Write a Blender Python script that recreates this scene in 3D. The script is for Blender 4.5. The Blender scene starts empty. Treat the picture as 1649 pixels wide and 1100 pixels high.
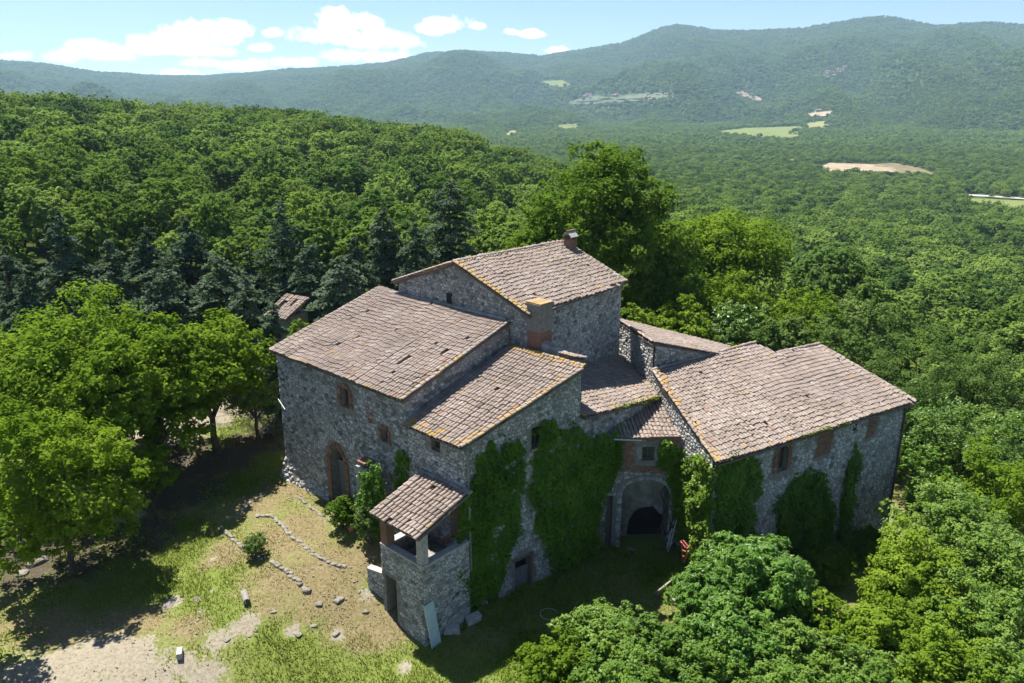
import bpy, bmesh, math, random
import numpy as np
from mathutils import Vector, Matrix

random.seed(7)
RNG = np.random.default_rng(7)
scene = bpy.context.scene
COL = scene.collection

# ------------------------------------------------------------------ camera
F, CX, CY, CAM_H, HOR = 1240.0, 824.5, 550.0, 22.0, 165.0
PITCH = math.atan((CY - HOR) / F)
cam_data = bpy.data.cameras.new("camera")
cam_data.sensor_fit = 'HORIZONTAL'
cam_data.sensor_width = 36.0
cam_data.lens = F / 1649.0 * 36.0
cam_data.clip_start = 0.5
cam_data.clip_end = 60000.0
cam = bpy.data.objects.new("camera", cam_data)
cam.location = (0, 0, CAM_H)
cam.rotation_euler = (math.pi / 2 - PITCH, 0, 0)
COL.objects.link(cam)
scene.camera = cam

FW = np.array([0, math.cos(PITCH), -math.sin(PITCH)])
UP = np.array([0, math.sin(PITCH), math.cos(PITCH)])
RT = np.array([1.0, 0, 0])
CAMP = np.array([0, 0, CAM_H])


def ray(px, py):
    d = FW * F + RT * (px - CX) - UP * (py - CY)
    return d / np.linalg.norm(d)


# local frame of the old house: s runs along the entrance front, t into the house
A0 = np.array([-14.01, 43.6, 0.0])
U = np.array([.7413, -.6712, 0.0])
V = np.array([.6712, .7413, 0.0])


def W(s, t, z=0.0):
    p = A0 + U * s + V * t
    return np.array([p[0], p[1], z])


def loc(P):
    q = np.array(P, float) - A0
    return np.array([q @ U, q @ V, q[2]])


# ------------------------------------------------------------------ light
SUN_EL = math.radians(63.0)
sh = -U + V * 0.10
sh /= np.linalg.norm(sh)
SUN_DIR = np.array([sh[0] * math.cos(SUN_EL), sh[1] * math.cos(SUN_EL), math.sin(SUN_EL)])
SUN_ROT = math.atan2(sh[0], sh[1])
sun_data = bpy.data.lights.new("sun", 'SUN')
sun_data.energy = 4.6
sun_data.angle = math.radians(0.53)
sun_data.color = (1.0, 0.955, 0.89)
sun = bpy.data.objects.new("sun", sun_data)
sun.rotation_euler = Vector(SUN_DIR).to_track_quat('Z', 'Y').to_euler()
sun.location = (0, 0, 200)
COL.objects.link(sun)

SKY_STRENGTH = 0.06
world = bpy.data.worlds.new("World")
scene.world = world
world.use_nodes = True
wn, wl_ = world.node_tree.nodes, world.node_tree.links
wn.clear()
w_out = wn.new('ShaderNodeOutputWorld')
w_bg = wn.new('ShaderNodeBackground')
w_bg.inputs['Strength'].default_value = SKY_STRENGTH
w_sky = wn.new('ShaderNodeTexSky')
w_sky.sky_type = 'NISHITA'
w_sky.sun_disc = False
w_sky.sun_elevation = SUN_EL
w_sky.sun_rotation = SUN_ROT
w_sky.altitude = 300
w_sky.air_density = 0.75
w_sky.dust_density = 0.15
w_sky.ozone_density = 2.4


def wmath(op, a, b=None, c=None):
    n = wn.new('ShaderNodeMath')
    n.operation = op
    for i, v in enumerate((a, b, c)):
        if v is None:
            continue
        if isinstance(v, (int, float)):
            n.inputs[i].default_value = v
        else:
            wl_.new(v, n.inputs[i])
    return n.outputs[0]


# cumulus clouds low over the hills: (x, y, half width, half height) as seen in the picture, turned into sky directions
CLOUDS = [(20, 92, 34, 9), (95, 92, 30, 11), (150, 82, 38, 14), (180, 90, 34, 12), (240, 76, 36, 15), (300, 66, 48, 22),
          (345, 58, 40, 20), (385, 50, 24, 11), (300, 84, 70, 8), (440, 54, 16, 8), (422, 78, 22, 7), (318, 102, 28, 8),
          (500, 60, 36, 14), (540, 42, 36, 22), (585, 38, 26, 14), (560, 62, 40, 12), (610, 68, 50, 15), (545, 92, 36, 10),
          (470, 100, 60, 9), (720, 42, 38, 14), (765, 44, 18, 6), (690, 46, 20, 9), (858, 56, 20, 6), (822, 52, 14, 5),
          (898, 82, 20, 6), (300, 120, 40, 8), (620, 92, 40, 9), (400, 108, 40, 7)]
tc = wn.new('ShaderNodeTexCoord')
sep = wn.new('ShaderNodeSeparateXYZ')
wl_.new(tc.outputs['Generated'], sep.inputs[0])
nz = wn.new('ShaderNodeTexNoise')
nz.inputs['Scale'].default_value = 26
nz.inputs['Detail'].default_value = 7
nz.inputs['Roughness'].default_value = 0.62
wl_.new(tc.outputs['Generated'], nz.inputs['Vector'])
nz2 = wn.new('ShaderNodeTexNoise')
nz2.inputs['Scale'].default_value = 80
nz2.inputs['Detail'].default_value = 5
wl_.new(tc.outputs['Generated'], nz2.inputs['Vector'])
ysafe = wmath('MAXIMUM', sep.outputs[1], 0.02)
cu = wmath('DIVIDE', sep.outputs[0], ysafe)
cw = wmath('DIVIDE', sep.outputs[2], ysafe)
field = None
for (px, py, a, b) in CLOUDS:
    d = ray(px, py)
    u0, w0 = d[0] / d[1], d[2] / d[1]
    ku, kw = 1.4 * a / F, 1.6 * b / F
    du = wmath('MULTIPLY', wmath('SUBTRACT', cu, u0), 1 / ku)
    dw = wmath('MULTIPLY', wmath('SUBTRACT', cw, w0), 1 / kw)
    # flatter underside
    dw = wmath('MAXIMUM', dw, wmath('MULTIPLY', dw, -1.45))
    e = wmath('SUBTRACT', 1.0, wmath('ADD', wmath('MULTIPLY', du, du), wmath('MULTIPLY', dw, dw)))
    field = e if field is None else wmath('MAXIMUM', field, e)
noise = wmath('SUBTRACT', wmath('ADD', wmath('MULTIPLY', nz.outputs['Fac'], 2.6), wmath('MULTIPLY', nz2.outputs['Fac'], 0.9)), 2.05)
dens = wmath('ADD', wmath('MAXIMUM', field, -1.5), noise)
mr = wn.new('ShaderNodeMapRange')
mr.interpolation_type = 'SMOOTHSTEP'
mr.inputs['From Min'].default_value = 0.0
mr.inputs['From Max'].default_value = 0.42
mr.inputs['To Max'].default_value = 0.93
wl_.new(dens, mr.inputs['Value'])
cmix = wn.new('ShaderNodeMix')
cmix.data_type = 'RGBA'
wl_.new(mr.outputs[0], cmix.inputs['Factor'])
wl_.new(w_sky.outputs[0], cmix.inputs['A'])
CV = 0.60 / SKY_STRENGTH
cmix.inputs['B'].default_value = (CV, CV, CV * 1.01, 1)
wl_.new(cmix.outputs['Result'], w_bg.inputs['Color'])
wl_.new(w_bg.outputs[0], w_out.inputs['Surface'])

scene.view_settings.view_transform = 'Standard'
scene.view_settings.look = 'None'
scene.view_settings.gamma = 1.0
scene.view_settings.use_curve_mapping = False
scene.view_settings.exposure = 1.4
scene.render.engine = 'CYCLES'
cy = scene.cycles
cy.max_bounces = 6
cy.diffuse_bounces = 4
cy.glossy_bounces = 2
cy.transmission_bounces = 4
cy.transparent_max_bounces = 6
cy.volume_bounces = 0
cy.use_adaptive_sampling = True
cy.adaptive_threshold = 0.015


# ------------------------------------------------------------------ numeric noise and terrain
def _hash(ix, iy, seed):
    n = (ix.astype(np.int64) * 374761393 + iy.astype(np.int64) * 668265263 + seed * 1274126177) & 0x7fffffff
    n = ((n ^ (n >> 13)) * 1274126177) & 0x7fffffff
    return ((n ^ (n >> 16)) & 0xffff) / 65535.0


def vnoise(x, y, seed=0):
    x = np.asarray(x, float); y = np.asarray(y, float)
    ix = np.floor(x); iy = np.floor(y)
    fx = x - ix; fy = y - iy
    fx = fx * fx * (3 - 2 * fx); fy = fy * fy * (3 - 2 * fy)
    a = _hash(ix, iy, seed); b = _hash(ix + 1, iy, seed)
    c = _hash(ix, iy + 1, seed); d = _hash(ix + 1, iy + 1, seed)
    return (a * (1 - fx) + b * fx) * (1 - fy) + (c * (1 - fx) + d * fx) * fy


def fbm(x, y, seed=0, oct=4, gain=.5):
    v = 0; a = 1; tot = 0
    for i in range(oct):
        v = v + a * vnoise(x * 2 ** i, y * 2 ** i, seed + i * 17)
        tot += a; a *= gain
    return v / tot - .5


def sm(x, a, b):
    t = np.clip((np.asarray(x, float) - a) / (b - a), 0, 1)
    return t * t * (3 - 2 * t)


RIDGE_PX = [(-700, 140), (-300, 90), (0, 99), (80, 106), (150, 117), (240, 124), (330, 125), (420, 118), (480, 113), (560, 109),
            (620, 105), (690, 88), (760, 84), (830, 90), (870, 94), (910, 87), (960, 79), (1000, 74), (1030, 62), (1065, 48), (1090, 43),
            (1120, 47), (1150, 52), (1200, 53), (1240, 53), (1290, 49), (1330, 43), (1370, 36), (1400, 32), (1430, 32), (1450, 35),
            (1500, 45), (1530, 46), (1560, 43), (1600, 42), (1649, 45), (1900, 60), (2400, 110)]
_rx, _rs = [], []
for (px, py) in RIDGE_PX:
    d = ray(px, py)
    _rx.append(math.atan2(d[0], d[1])); _rs.append(d[2] / math.hypot(d[0], d[1]))
_rx, _rs = np.array(_rx), np.array(_rs)

FAR_R = np.array([0, 60, 120, 200, 350, 500, 700, 1000, 1500, 2400, 20000.])
FAR_A = np.radians([-40, -33, -18, -5, 0, 8, 18, 36])
FAR_H = np.array([
    [1, 1, 1, 5, 15, 17, 0, -40, -58, -60, -60],
    [1, 1, 1, 4, 13.5, 15, -5, -42, -58, -60, -60],
    [0, 0, -3, -2, 8, 8, -14, -46, -60, -60, -60],
    [-2, -2, -6, -6, 0, -4, -28, -52, -62, -58, -58],
    [-2, -3, -8, -10, -9, -20, -40, -56, -62, -56, -56],
    [-2, -4, -11, -17, -26, -36, -48, -56, -60, -54, -54],
    [-3, -6, -14, -24, -36, -46, -54, -60, -60, -52, -52],
    [-3, -8, -18, -29, -42, -50, -56, -60, -60, -52, -52]], float)


def far_h(x, y):
    r = np.hypot(x, y)
    az = np.clip(np.arctan2(x, y), FAR_A[0], FAR_A[-1])
    n = len(FAR_A)
    cols = np.stack([np.interp(r, FAR_R, FAR_H[i]) for i in range(n)])
    f = np.interp(az, FAR_A, np.arange(n))
    i0 = np.clip(np.floor(f).astype(int), 0, n - 2)
    w = f - i0
    w = w * w * (3 - 2 * w)
    flat = cols.reshape(n, -1); idx = np.arange(flat.shape[1])
    i0f = i0.reshape(-1); wf = w.reshape(-1)
    h = flat[i0f, idx] * (1 - wf) + flat[i0f + 1, idx] * wf
    return h.reshape(np.shape(r))


def near_h(s, t):
    g = -0.32 - 0.115 * np.clip(-t, 0, 9)
    g = g - 1.95 * sm(s, 7.5, 16.5)
    g = g - 0.55 * sm(s, 14.5, 17.5) * sm(t, -4, 2.5)
    g = g - 2.8 * sm(t + (s - 22) * .5, 10, 34) * sm(s, 16, 24)
    g = g - 1.1 * sm(s, 24, 40)
    g = g + 0.6 * sm(-s, 2, 16)
    return g


def hgt(x, y):
    x = np.asarray(x, float); y = np.asarray(y, float)
    r = np.hypot(x, y)
    qx, qy = x - A0[0], y - A0[1]
    s = qx * U[0] + qy * U[1]; t = qx * V[0] + qy * V[1]
    g = near_h(s, t) + 0.16 * fbm(x / 3.0, y / 3.0, 3, 3)
    dc = np.hypot(x - 2, y - 38)
    w = sm(dc, 26, 75)
    f = far_h(x, y)
    f = f + 5.0 * fbm(x / 90., y / 90., 5, 3) * sm(r, 90, 300)
    h = g * (1 - w) + f * w
    # mountains
    az = np.arctan2(x, y)
    sl = np.interp(az, _rx, _rs)
    Rr = 6200 - 700 * sm(az, -.3, .45)
    ridge = CAM_H + sl * Rr
    front = sm(np.abs(az), 2.4, 1.3)
    q = np.clip((r - 2300) / (Rr - 2300), 0, None)
    up = np.where(q < 1, np.clip(q, 0, 1) ** 1.25, np.clip(1 - (q - 1) * 1.1, 0.0, 1))
    spur = fbm(az * 8 + 3 + r / 4200., r / 2300., 11, 4, .5)
    sp2 = np.abs(fbm(az * 11 + r / 2200., r / 1700. - az * 5, 21, 3, .45))
    env = np.sin(np.clip(q, 0, 1) ** .85 * math.pi) * (1 - np.clip(q, 0, 1) ** 3)
    m = (ridge + 60) * up + env * (spur * 430 - sp2 * 300 + 30)
    m = m + 16 * fbm(x / 240., y / 240., 31, 3) * sm(q, 0.02, .4)
    # rounded hill standing in front of the range, left of the middle
    for (bpx, bpy, br, wa, wr) in ((745, 84, 4900, .10, 900), (590, 112, 4700, .10, 900)):
        d = ray(bpx, bpy); a0 = math.atan2(d[0], d[1]); hh = CAM_H + d[2] / math.hypot(d[0], d[1]) * br + 58
        bell = np.exp(-((az - a0) / wa) ** 2 - ((r - br) / wr) ** 2)
        m = np.maximum(m, bell * (hh + sp2 * 60 - 15))
    h = h + np.clip(m, 0, None) * front
    return h


def gp(px, py, lo=10.0, hi=9000.0):
    """point where the line of sight meets the ground"""
    d = ray(px, py)
    ts = np.geomspace(lo, hi, 3000)
    P = CAMP + ts[:, None] * d
    below = P[:, 2] < hgt(P[:, 0], P[:, 1])
    if not below.any():
        return None
    i = int(np.argmax(below))
    a, b = ts[max(i - 1, 0)], ts[i]
    for _ in range(30):
        m = .5 * (a + b); Q = CAMP + m * d
        if Q[2] < float(hgt(Q[0], Q[1])):
            b = m
        else:
            a = m
    return CAMP + b * d


def gz(x, y):
    return float(hgt(np.float64(x), np.float64(y)))


def ray_plane(px, py, P, n):
    d = ray(px, py)
    return CAMP + d * (np.dot(np.array(P) - CAMP, n) / np.dot(d, n))


# ------------------------------------------------------------------ object helpers
def tag(o, label=None, cat=None, group=None, kind=None):
    if label: o['label'] = label
    if cat: o['category'] = cat
    if group: o['group'] = group
    if kind: o['kind'] = kind
    return o


def empty(name, p=(0, 0, 0), label=None, cat=None, group=None):
    o = bpy.data.objects.new(name, None)
    o.empty_display_size = .3
    o.location = tuple(float(v) for v in p)
    COL.objects.link(o)
    return tag(o, label, cat, group)


def link_mesh(name, me, parent=None, kind=None):
    """me holds world coordinates; keeps them when parented to an Empty away from the origin"""
    o = bpy.data.objects.new(name, me)
    COL.objects.link(o)
    if parent is not None:
        o.parent = parent
        if parent.type == 'EMPTY':   # a mesh parent sits at the origin already
            o.matrix_parent_inverse = Matrix.Translation(-Vector(parent.location))
    if kind: o['kind'] = kind
    return o


def mesh_np(name, verts, faces, mats, tone=None, mat_idx=None, smooth=False):
    """verts (n,3); faces (m,k) array or list of tuples"""
    me = bpy.data.meshes.new(name)
    verts = np.asarray(verts, np.float32)
    if isinstance(faces, np.ndarray):
        m, k = faces.shape
        me.vertices.add(len(verts)); me.vertices.foreach_set('co', verts.ravel())
        me.loops.add(m * k); me.loops.foreach_set('vertex_index', faces.astype(np.int32).ravel())
        me.polygons.add(m)
        me.polygons.foreach_set('loop_start', np.arange(0, m * k, k, dtype=np.int32))
        me.polygons.foreach_set('loop_total', np.full(m, k, np.int32))
        nf = m
    else:
        me.from_pydata(verts.tolist(), [], faces)
        nf = len(faces)
    for mt in (mats if isinstance(mats, (list, tuple)) else [mats]):
        me.materials.append(mt)
    if mat_idx is not None:
        me.polygons.foreach_set('material_index', np.asarray(mat_idx, np.int32))
    if tone is not None:
        at = me.attributes.new('tone', 'FLOAT', 'FACE')
        at.data.foreach_set('value', np.asarray(tone, np.float32))
    me.polygons.foreach_set('use_smooth', np.full(nf, smooth, bool))
    me.update(calc_edges=True)
    me.validate()
    return me


class MB:
    """collects verts, faces, a tone and a material index per face"""
    def __init__(self):
        self.v, self.f, self.t, self.m = [], [], [], []

    def add(self, vs, fs, tone=.5, mi=0):
        b = len(self.v)
        self.v.extend([tuple(map(float, p)) for p in vs])
        for f in fs:
            self.f.append(tuple(i + b for i in f)); self.t.append(tone); self.m.append(mi)

    def box(self, c, ax, ay, az, hx, hy, hz, tone=.5, mi=0, jit=0.0):
        c, ax, ay, az = (np.array(q, float) for q in (c, ax, ay, az))
        vs = []
        for k in (-1, 1):
            for j in (-1, 1):
                for i in (-1, 1):
                    p = c + ax * hx * i + ay * hy * j + az * hz * k
                    if jit: p = p + np.array([random.uniform(-jit, jit) for _ in range(3)])
                    vs.append(p)
        self.add(vs, [(0, 2, 3, 1), (4, 5, 7, 6), (0, 1, 5, 4), (2, 6, 7, 3), (0, 4, 6, 2), (1, 3, 7, 5)], tone, mi)

    def tube(self, pts, radii, n=7, tone=.5, mi=0, cap=True):
        pts = [np.array(p, float) for p in pts]
        rings = []
        for i, p in enumerate(pts):
            d = pts[min(i + 1, len(pts) - 1)] - pts[max(i - 1, 0)]
            d = d / (np.linalg.norm(d) + 1e-9)
            a = np.cross(d, [0, 0, 1.0]) if abs(d[2]) < .95 else np.cross(d, [1.0, 0, 0])
            a /= np.linalg.norm(a); b = np.cross(d, a)
            rings.append([p + radii[i] * (math.cos(2 * math.pi * k / n) * a + math.sin(2 * math.pi * k / n) * b) for k in range(n)])
        vs = [q for r in rings for q in r]
        fs = []
        for i in range(len(pts) - 1):
            for k in range(n):
                fs.append((i * n + k, (i + 1) * n + k, (i + 1) * n + (k + 1) % n, i * n + (k + 1) % n))
        if cap:
            fs.append(tuple(range(n))); fs.append(tuple(reversed([(len(pts) - 1) * n + k for k in range(n)])))
        self.add(vs, fs, tone, mi)

    def prism(self, poly, n, depth, tone=.5, mi=0):
        """poly: 3-D points, extruded by depth along -n"""
        n = np.array(n, float)
        k = len(poly)
        top = [np.array(p, float) for p in poly]; bot = [p - n * depth for p in top]
        fs = [tuple(range(k)), tuple(reversed(range(k, 2 * k)))]
        for i in range(k):
            j = (i + 1) % k
            fs.append((i, i + k, j + k, j))
        self.add(top + bot, fs, tone, mi)

    def mesh(self, name, mats, smooth=False):
        return mesh_np(name, self.v, self.f, mats, self.t, self.m, smooth)

    def obj(self, name, mats, parent=None, smooth=False, kind=None):
        return link_mesh(name, self.mesh(name, mats, smooth), parent, kind)


# ------------------------------------------------------------------ materials
def new_mat(name):
    m = bpy.data.materials.new(name)
    m.use_nodes = True
    nt = m.node_tree
    nt.nodes.clear()
    out = nt.nodes.new('ShaderNodeOutputMaterial')
    return m, nt, out


def nd(nt, typ, **kw):
    n = nt.nodes.new(typ)
    for k, v in kw.items():
        if k in n.inputs:
            if hasattr(v, 'links') or isinstance(v, bpy.types.NodeSocket):
                nt.links.new(v, n.inputs[k])
            else:
                n.inputs[k].default_value = v
        else:
            setattr(n, k, v)
    return n


def ramp(nt, fac, stops):
    r = nt.nodes.new('ShaderNodeValToRGB')
    el = r.color_ramp.elements
    while len(el) < len(stops):
        el.new(.5)
    for e, (p, c) in zip(el, stops):
        e.position = p; e.color = (*c, 1)
    nt.links.new(fac, r.inputs[0])
    return r.outputs[0]


def mixc(nt, fac, a, b, blend='MIX'):
    n = nt.nodes.new('ShaderNodeMix')
    n.data_type = 'RGBA'; n.blend_type = blend
    for sock, v in (('Factor', fac), ('A', a), ('B', b)):
        s = [q for q in n.inputs if q.name == sock and (q.type == 'RGBA' or sock == 'Factor')][0]
        if isinstance(v, bpy.types.NodeSocket):
            nt.links.new(v, s)
        elif sock == 'Factor':
            s.default_value = v
        else:
            s.default_value = (*v, 1)
    return [o for o in n.outputs if o.type == 'RGBA'][0]


def noise_fac(nt, scale, detail=4, rough=.55, coord='Object', dist=0.0):
    t = nt.nodes.new('ShaderNodeTexCoord')
    n = nt.nodes.new('ShaderNodeTexNoise')
    n.inputs['Scale'].default_value = scale
    n.inputs['Detail'].default_value = detail
    n.inputs['Roughness'].default_value = rough
    n.inputs['Distortion'].default_value = dist
    nt.links.new(t.outputs[coord], n.inputs['Vector'])
    return n.outputs['Fac']


def attr(nt, name):
    a = nt.nodes.new('ShaderNodeAttribute')
    a.attribute_name = name
    return a.outputs['Fac']


def step(nt, v, lo, hi):
    n = nt.nodes.new('ShaderNodeMapRange')
    n.interpolation_type = 'SMOOTHSTEP'
    n.inputs['From Min'].default_value = lo
    n.inputs['From Max'].default_value = hi
    nt.links.new(v, n.inputs['Value'])
    return n.outputs[0]


def mth(nt, op, a, b=0.0):
    n = nt.nodes.new('ShaderNodeMath')
    n.operation = op
    for i, v in enumerate((a, b)):
        if isinstance(v, bpy.types.NodeSocket): nt.links.new(v, n.inputs[i])
        else: n.inputs[i].default_value = v
    return n.outputs[0]


def surf(nt, out, col, rough=.9, bump=None, bump_d=.02, spec=.2):
    b = nt.nodes.new('ShaderNodeBsdfPrincipled')
    if isinstance(col, bpy.types.NodeSocket): nt.links.new(col, b.inputs['Base Color'])
    else: b.inputs['Base Color'].default_value = (*col, 1)
    b.inputs['Roughness'].default_value = rough
    b.inputs['Specular IOR Level'].default_value = spec
    if bump is not None:
        bn = nt.nodes.new('ShaderNodeBump')
        bn.inputs['Strength'].default_value = .7
        bn.inputs['Distance'].default_value = bump_d
        nt.links.new(bump, bn.inputs['Height'])
        nt.links.new(bn.outputs[0], b.inputs['Normal'])
    nt.links.new(b.outputs[0], out.inputs['Surface'])
    return b


def stone_mat(name, stops, stain=(.16, .15, .14), lich=True, grain=9):
    m, nt, out = new_mat(name)
    base = ramp(nt, attr(nt, 'tone'), stops)
    n1 = noise_fac(nt, grain, 6, .65)
    c = mixc(nt, step(nt, n1, .35, .75), base, tuple(.62 * v for v in stops[0][1]))
    n2 = noise_fac(nt, .55, 4)
    c = mixc(nt, mth(nt, 'MULTIPLY', step(nt, n2, .45, .75), .55), c, stain)
    if lich:
        n3 = noise_fac(nt, 26, 3)
        c = mixc(nt, mth(nt, 'MULTIPLY', step(nt, n3, .6, .7), .5), c, (.5, .49, .45))
    surf(nt, out, c, .95, n1, .03, .1)
    return m


def simple_mat(name, c1, c2, scale=6, rough=.8, bump_d=.01, spec=.2, stretch=None, metallic=0.0):
    m, nt, out = new_mat(name)
    t = nt.nodes.new('ShaderNodeTexCoord'); mp = nt.nodes.new('ShaderNodeMapping')
    if stretch: mp.inputs['Scale'].default_value = stretch
    n = nt.nodes.new('ShaderNodeTexNoise')
    n.inputs['Scale'].default_value = scale; n.inputs['Detail'].default_value = 6; n.inputs['Roughness'].default_value = .6
    nt.links.new(t.outputs['Object'], mp.inputs[0]); nt.links.new(mp.outputs[0], n.inputs['Vector'])
    c = mixc(nt, step(nt, n.outputs['Fac'], .3, .7), c1, c2)
    b = surf(nt, out, c, rough, n.outputs['Fac'], bump_d, spec)
    b.inputs['Metallic'].default_value = metallic
    return m


def leaf_mat(name, dark, mid, light, trans=.35, rnd=.5, gloss=.25, hue=0.0, stand=.0):
    """leaf colour varies leaf by leaf, clump by clump and plant by plant"""
    m, nt, out = new_mat(name)
    oi = nt.nodes.new('ShaderNodeObjectInfo')
    n = noise_fac(nt, .55, 3)
    f = mth(nt, 'ADD', mth(nt, 'MULTIPLY', attr(nt, 'tone'), .55), mth(nt, 'MULTIPLY', step(nt, n, .3, .7), .25))
    f = mth(nt, 'ADD', f, mth(nt, 'MULTIPLY', mth(nt, 'SUBTRACT', oi.outputs['Random'], .35), rnd))
    geo = nt.nodes.new('ShaderNodeNewGeometry')
    big = nt.nodes.new('ShaderNodeTexNoise'); big.inputs['Scale'].default_value = .011; big.inputs['Detail'].default_value = 3
    nt.links.new(geo.outputs['Position'], big.inputs['Vector'])
    f = mth(nt, 'ADD', f, mth(nt, 'MULTIPLY', mth(nt, 'SUBTRACT', big.outputs['Fac'], .5), stand))
    c = ramp(nt, f, [(0.0, dark), (.45, mid), (1.0, light)])
    if hue > 0:
        h2 = mth(nt, 'FRACT', mth(nt, 'MULTIPLY', oi.outputs['Random'], 7.31))
        c = mixc(nt, mth(nt, 'MULTIPLY', step(nt, h2, .72, .95), hue), c, (.21, .29, .05))
        c = mixc(nt, mth(nt, 'MULTIPLY', step(nt, h2, .30, .08), hue), c, (.045, .105, .04))
    d = nt.nodes.new('ShaderNodeBsdfDiffuse')
    tr = nt.nodes.new('ShaderNodeBsdfTranslucent')
    gl = nt.nodes.new('ShaderNodeBsdfGlossy')
    gl.inputs['Roughness'].default_value = .45
    gl.inputs['Color'].default_value = (.6, .65, .6, 1)
    nt.links.new(c, d.inputs['Color'])
    c2 = mixc(nt, .55, c, (.9, 1.0, .25), 'MULTIPLY')
    nt.links.new(c2, tr.inputs['Color'])
    s1 = nt.nodes.new('ShaderNodeMixShader'); s1.inputs[0].default_value = trans
    nt.links.new(d.outputs[0], s1.inputs[1]); nt.links.new(tr.outputs[0], s1.inputs[2])
    s2 = nt.nodes.new('ShaderNodeMixShader')
    fr = nt.nodes.new('ShaderNodeFresnel'); fr.inputs['IOR'].default_value = 1.35
    nt.links.new(mth(nt, 'MULTIPLY', fr.outputs[0], gloss), s2.inputs[0])
    nt.links.new(s1.outputs[0], s2.inputs[1]); nt.links.new(gl.outputs[0], s2.inputs[2])
    nt.links.new(s2.outputs[0], out.inputs['Surface'])
    return m


M = {}
M['stone'] = stone_mat('rubble_stone', [(0, (.155, .154, .15)), (.3, (.30, .298, .29)), (.65, (.455, .452, .44)), (1, (.60, .595, .575))])
M['stone_pale_lit'] = stone_mat('pale_sunlit_stone', [(0, (.27, .26, .245)), (.5, (.45, .44, .42)), (1, (.60, .59, .565))], (.25, .24, .22))  # pale limestone, brightened to carry the sunlight on gable and footing
M['mortar'] = simple_mat('mortar', (.23, .22, .20), (.145, .138, .125), 5, .95, .02)
M['plaster'] = simple_mat('old_plaster', (.33, .315, .285), (.17, .16, .145), 2.2, .95, .02)
M['brick'] = stone_mat('old_brick', [(0, (.17, .09, .065)), (.5, (.27, .145, .10)), (1, (.36, .22, .16))], (.17, .13, .11), False, 14)


def tile_mat():
    m, nt, out = new_mat('terracotta_tile')
    base = ramp(nt, attr(nt, 'tone'), [(0, (.115, .093, .074)), (.25, (.20, .160, .128)), (.6, (.285, .225, .187)), (.85, (.34, .282, .24)), (.97, (.37, .33, .285)), (1, (.27, .155, .095))])
    n1 = noise_fac(nt, 12, 6, .7)
    c = mixc(nt, mth(nt, 'MULTIPLY', step(nt, n1, .42, .72), .6), base, (.15, .13, .12))
    n2 = noise_fac(nt, 21, 4, .6)
    c = mixc(nt, mth(nt, 'MULTIPLY', step(nt, n2, .56, .70), .6), c, (.40, .375, .34))
    n3 = noise_fac(nt, .35, 4)
    c = mixc(nt, mth(nt, 'MULTIPLY', step(nt, n3, .45, .72), .45), c, (.21, .175, .16))
    lf = attr(nt, 'lichen')
    n4 = noise_fac(nt, 6, 4)
    c = mixc(nt, mth(nt, 'MULTIPLY', lf, step(nt, n4, .35, .6)), c, (.38, .23, .04))
    surf(nt, out, c, .92, n1, .012, .15)
    return m


M['tile'] = tile_mat()
M['deck'] = simple_mat('roof_boarding', (.16, .13, .11), (.10, .085, .07), 5, .95, .01)
M['wood'] = simple_mat('weathered_wood', (.17, .14, .12), (.09, .075, .065), 5, .85, .01, stretch=(6, 6, 1))
M['wood_grey'] = simple_mat('grey_door_wood', (.20, .20, .205), (.12, .12, .125), 5, .8, .01, stretch=(6, 6, 1))
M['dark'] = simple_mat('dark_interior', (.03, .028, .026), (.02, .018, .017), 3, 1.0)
M['glass'] = simple_mat('dirty_glass', (.03, .035, .04), (.05, .055, .06), 3, .15, .001, .5)
M['gutter'] = simple_mat('brown_metal', (.12, .085, .07), (.08, .06, .05), 4, .5, .002, .4)
M['grey_metal'] = simple_mat('grey_metal', (.22, .225, .235), (.15, .155, .16), 5, .5, .002, .4)
M['white_metal'] = simple_mat('pale_metal', (.62, .63, .64), (.5, .5, .52), 5, .4, .002, .4)
M['pale_blue'] = simple_mat('pale_blue_paint', (.44, .56, .56), (.36, .47, .48), 2.5, .6, .002, .3)
M['red_metal'] = simple_mat('faded_red_paint', (.46, .12, .09), (.30, .10, .08), 9, .6, .003, .3)
M['concrete'] = simple_mat('concrete', (.42, .40, .37), (.28, .27, .25), 6, .95, .01)
M['rock'] = stone_mat('field_rock', [(0, (.17, .155, .125)), (1, (.29, .265, .22))], (.14, .125, .095))
M['terracotta'] = simple_mat('terracotta', (.48, .20, .10), (.36, .15, .08), 6, .8, .003)
M['bark'] = simple_mat('bark', (.09, .075, .06), (.045, .038, .03), 7, .95, .04, stretch=(1, 1, .25))
M['dead_wood'] = simple_mat('dead_wood', (.30, .27, .245), (.19, .17, .15), 7, .9, .01)
M['leaf_oak'] = leaf_mat('oak_leaf', (.06, .12, .014), (.135, .22, .026), (.25, .34, .05), .45, .2, .0)
M['leaf_bright'] = leaf_mat('bright_leaf', (.075, .135, .012), (.165, .26, .024), (.30, .38, .05), .45, .2, .0)
M['leaf_yellow'] = leaf_mat('yellow_leaf', (.09, .165, .014), (.19, .29, .024), (.33, .41, .055), .5, .1, .0)
M['leaf_wood'] = leaf_mat('wood_leaf', (.080, .142, .028), (.16, .25, .052), (.28, .37, .095), .48, .7, .0, .5, 1.0)
M['leaf_far'] = leaf_mat('far_leaf', (.085, .145, .035), (.155, .235, .055), (.25, .32, .085), .45, .3, .0, .2, 1.1)
M['leaf_cedar'] = leaf_mat('cedar_needle', (.045, .08, .048), (.092, .138, .082), (.17, .22, .14), .25, .4, .0)
M['leaf_olive'] = leaf_mat('olive_leaf', (.065, .12, .028), (.125, .195, .05), (.22, .29, .085), .4, .3, .0)
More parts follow.
